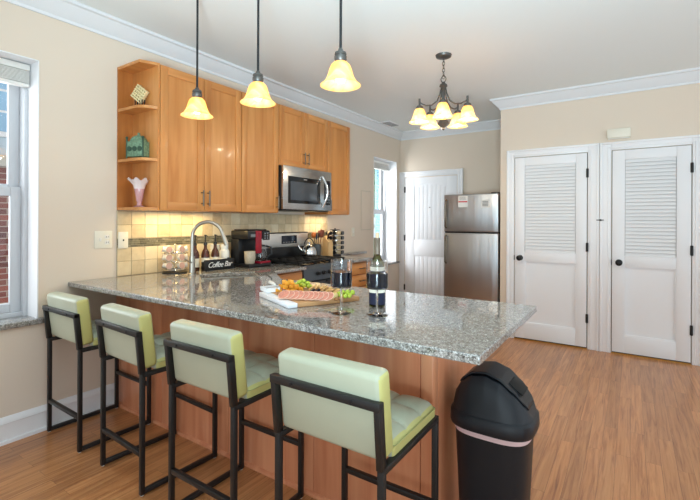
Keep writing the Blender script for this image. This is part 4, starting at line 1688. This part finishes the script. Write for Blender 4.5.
# syrup bottles
def syrup(label, y, x=-2.94):
    t = thing('syrup_bottle', label, 'bottle', (x, y, CT + .0003), group='syrup bottles behind the sign')
    b = MB(); b.lathe([(0, 0), (.032, 0), (.034, .004), (.034, .12), (.028, .15), (.014, .175), (.0125, .21), (0, .211)], 28); b.build('bottle_glass', m_amber, t)
    b = MB(); b.lathe([(.0342, .03), (.0347, .03), (.0347, .1), (.0342, .1)], 28, cap=False); b.build('label', m_label, t)
    b = MB(); b.lathe([(0, .205), (.016, .205), (.016, .225), (.006, .23), (.0045, .275), (.009, .278), (.009, .288), (0, .29)], 16)
    b.tube([(0, 0, .284), (.02, -.004, .284), (.035, -.008, .278)], .0035, 8); b.build('pump', m_blackp, t)
    return t
s_ = syrup('brown syrup bottle with pump directly behind the faucet neck', 2.155)
dup(s_, (-2.94, 2.255, CT + .0003), None, 'brown syrup bottle with pump, middle one behind the sign')
dup(s_, (-2.94, 2.355, CT + .0003), None, 'brown syrup bottle with pump, rightmost one under the spout')
# white canister and cup stack beside the coffee maker
cn = thing('creamer_canister', 'white creamer canister with cap behind the sign right end', 'canister', (-2.95, 2.462, CT + .0003))
b = MB(); b.lathe([(0, 0), (.04, 0), (.042, .004), (.042, .14), (.036, .152), (.03, .156), (.03, .17), (0, .17)], 28); b.build('body', m_white, cn)
b = MB(); b.lathe([(0, .17), (.033, .17), (.033, .198), (.03, .202), (0, .203)], 24); b.build('cap', m_ceramic, cn)
cupm = MB(); cupm.lathe([(0, 0), (.03, 0), (.04, .09), (.042, .092), (.04, .094), (.037, .09), (.028, .004), (0, .004)], 28, cap=False)
c1 = cupm.build('paper_cup', m_paper); c1.location = (-3.025, 2.42, CT + .0003)
tag(c1, 'white paper cup at the bottom of the stack by the tiles', 'cup', 'stack of paper cups')
for k in range(1, 5):
    o = c1.copy(); C.objects.link(o); o.location = (-3.025, 2.42, CT + .0003 + .026 * k)
    o['label'] = 'white paper cup nested in the stack by the tiles'
# box of sugar packets (white) in the tray
sx = thing('packet_box', 'open black tray of white packets between the sign and the bottles', 'tray', (-2.875, 2.29, CT + .0003))
b = MB(); b.box(-.03, .028, -.1, .1, 0, .006); b.box(-.03, -.026, -.1, .1, .006, .07); b.box(-.03, .028, -.1, -.096, .006, .07); b.box(-.03, .028, .096, .1, .006, .07); b.build('tray', m_black, sx)
b = MB()
for k in range(12):
    v = b.box(-.02, .02, -.003, .003, 0, .085)
    b.xf(v, Matrix.Translation((0, -.085 + k * .0155, .007)) @ Matrix.Rotation(math.radians(-12), 4, 'X'))
b.build('packets', m_paper, sx)

# coffee maker: black box brewer with red panel and carafe
cm = thing('coffee_maker', 'black drip coffee maker with a red panel left of the stove', 'coffee maker', (-2.85, 2.65, CT + .0003))
bx('base', m_blackp, cm, -.1, .14, -.12, .14, 0, .03, .006)
bx('water_tank', m_blackp, cm, -.1, -.0, -.12, .14, .03, .245, .006)
bx('brew_head', m_blackp, cm, -.1, .12, -.12, .14, .245, .32, .01)
bx('lid', m_black, cm, -.08, .1, -.1, .12, .32, .33, .004)
bx('red_panel', m_red, cm, .118, .127, -.035, .035, .12, .318, .003)
bx('red_foot', m_red, cm, .05, .14, .0, .135, .028, .05, .008)
cpn2 = bx('button_panel', m_blackgl, cm, .118, .124, .05, .135, .235, .315, .003)
b = MB()
for i in range(2):
    for j in range(3):
        v = b.lathe([(0, 0), (.008, 0), (.008, .002), (0, .002)], 12)
        b.xf(v, Matrix.Translation((.124, .075 + i * .032, .25 + j * .022)) @ Matrix.Rotation(PI / 2, 4, 'Y'))
b.build('buttons', m_greyp, cpn2)
bx('display', m_greyp, cm, .119, .1215, -.09, -.035, .265, .29, .001)
b = MB(); b.lathe([(0, .052), (.05, .052), (.058, .07), (.06, .11), (.045, .16), (.04, .175), (.038, .175), (.043, .16), (.058, .11), (.055, .072), (0, .055)], 32, (.075, .07, 0), cap=False)
ca = b.build('carafe', m_clear, cm)
b = MB(); b.lathe([(0, .176), (.043, .176), (.043, .19), (0, .194)], 28, (.075, .07, 0)); b.build('carafe_lid', m_blackp, ca)
b = MB(); b.tube([(.11, .1, .18), (.155, .12, .17), (.16, .125, .11), (.125, .1, .08)], .008, 10); b.build('carafe_handle', m_blackp, ca)
b = MB(); b.lathe([(0, .056), (.053, .058), (.056, .085), (0, .085)], 28, (.075, .07, 0), cap=False); b.build('coffee', mat('black_coffee', (24, 14, 10), .1), ca)
# mug in front
mg = thing('coffee_mug', 'speckled beige mug on the drip tray of the coffee maker', 'mug', (-2.765, 2.582, CT + .0308), .5)
b = MB(); b.lathe([(0, 0), (.036, 0), (.042, .006), (.046, .06), (.048, .108), (.046, .11), (.043, .106), (.041, .06), (.036, .01), (0, .008)], 36, cap=False); b.build('body', m_mugm, mg, angle=60)
b = MB(); b.tube([(.02, .04, .09), (.025, .07, .088), (.028, .082, .06), (.024, .068, .032), (.02, .04, .028)], .006, 10); b.build('handle', m_mugm, mg)

# kettle on the stove
kt = thing('tea_kettle', 'shiny steel tea kettle on the back of the stove', 'kettle', (-2.89, 3.55, .9455), .6)
b = MB(); b.lathe([(0, 0), (.07, 0), (.078, .008), (.08, .04), (.07, .08), (.048, .108), (.03, .114), (0, .114)], 36); b.build('body', m_chrome, kt)
b = MB(); b.lathe([(0, .112), (.03, .114), (.03, .118), (.008, .124), (.008, .132), (.014, .138), (.012, .148), (0, .15)], 24); b.build('lid', m_chrome, kt)
b = MB(); b.tube([(-.066, 0, .05), (-.1, 0, .075), (-.118, 0, .11)], .012, 12, radii=[.017, .013, .01]); b.build('spout', m_chrome, kt)
b = MB(); b.tube([(-.055 * math.cos(PI * k / 12) * 1.0, 0, .09 + .1 * math.sin(PI * k / 12)) for k in range(13)], .006, 10); b.build('handle', m_blackp, kt)

# utensil crock
uc = thing('utensil_crock', 'dark crock holding cooking utensils behind the kettle', 'crock', (-2.98, 3.79, CT + .0003))
b = MB(); b.lathe([(0, 0), (.05, 0), (.054, .006), (.056, .14), (.052, .142), (.05, .138), (.048, .01), (0, .008)], 32, cap=False); b.build('crock', mat('steel_grey_crock', (96, 100, 102), .3, metal=.6), uc)
def utensil(label, base_, tip, head, m_, hm):
    t = thing('cooking_utensil', label, 'utensil', tuple(base_), group='utensils in the crock')
    d = Vector(tip) - Vector(base_)
    b = MB(); b.tube([(0, 0, 0), d * .72], .0045, 8); b.build('handle', m_, t)
    b = MB()
    q = d.to_track_quat('Z', 'X').to_matrix().to_4x4()
    if head == 'spat':
        v = b.box(-.028, .028, -.003, .003, 0, .085, .0028)
    elif head == 'spoon':
        v = b.ball((0, 0, .035), .027, 1, .35, 1.35)
    else:
        v = b.ball((0, 0, .03), .033, 1, .8, 1)
    b.xf(v, Matrix.Translation(d * .7) @ q); b.build('head', hm, t)
    return t
c_ = Vector((-2.98, 3.79, CT + .012))
utensil('ladle with an orange bowl in the crock', c_ + Vector((.01, -.01, 0)), c_ + Vector((.03, -.10, .3)), 'ladle', m_black, m_orange)
utensil('blue silicone spoon in the crock', c_ + Vector((.0, -.02, 0)), c_ + Vector((.06, -.07, .26)), 'spoon', m_black, m_blue)
utensil('black spatula in the crock', c_ + Vector((.015, .01, 0)), c_ + Vector((.05, -.03, .25)), 'spat', m_black, m_blackp)
utensil('reddish wooden spoon in the crock', c_ + Vector((.0, .0, 0)), c_ + Vector((.0, .06, .31)), 'spoon', m_woodrd, m_woodrd)
utensil('reddish wooden spatula in the crock', c_ + Vector((.01, .015, 0)), c_ + Vector((.03, .075, .3)), 'spat', m_woodrd, m_woodrd)
# knife block
kb = thing('knife_block', 'light wood knife block between the crock and the spice rack', 'knife block', (-2.93, 3.94, CT + .0003), -.2)
b = MB(); vs = b.prism([(-.05, 0), (.05, 0), (.05, .16), (-.02, .235), (-.05, .2)], -.035, .035)
b.xf(vs, Matrix(((1, 0, 0, 0), (0, 0, 1, 0), (0, 1, 0, 0), (0, 0, 0, 1)))); b.build('block', m_woodlt, kb, smooth=False)
for i in range(4):
    b = MB(); b.bar((.02 - .018 * i * .9, -.02 + .013 * i, .2), (.055 - .016 * i, -.02 + .013 * i, .28), .012, .016, .003); b.build('knife_handle', m_woodrd if i % 2 else m_blackp, kb)
# spice rack
sr = thing('spice_rack', 'revolving rack of black-capped spice jars at the counter end', 'spice rack', (-2.91, 4.055, CT + .0003), .3)
b = MB(); b.lathe([(0, 0), (.075, 0), (.075, .012), (0, .013)], 32); b.build('base', m_black, sr)
b = MB(); b.box(-.028, .028, -.028, .028, .012, .3, .003); b.build('column', m_chrome, sr)
b = MB(); b.lathe([(0, .3), (.06, .3), (.06, .306), (.01, .31), (.01, .32), (0, .322)], 24); b.build('top', m_black, sr)
jm = MB(); v = jm.lathe([(0, 0), (.02, 0), (.021, .004), (.021, .05), (.017, .054), (0, .054)], 18)
j0 = jm.build('spice_jar', mat('spice_glass', (206, 190, 160), .2, var=.35, vscale=30))
tag(j0, 'small clear spice jar with black cap in the revolving rack', 'jar', 'spice jars in the revolving rack')
jc = MB(); jc.lathe([(0, .054), (.021, .054), (.021, .07), (0, .07)], 18); jc0 = jc.build('cap', m_black, j0)
n = 0
for k in range(5):
    for i in range(4):
        a = .3 + PI / 2 * i
        for s in (-1, 1):
            o, q = j0, jc0
            if n:
                o = j0.copy(); C.objects.link(o)
                q = jc0.copy(); C.objects.link(q); q.parent = o
            off = Vector((math.cos(a), math.sin(a), 0)) * .0285 + Vector((-math.sin(a), math.cos(a), 0)) * .022 * s
            o.location = (-2.91 + off.x, 4.055 + off.y, CT + .042 + k * .056)
            o.rotation_euler = (0, PI / 2, a)
            n += 1
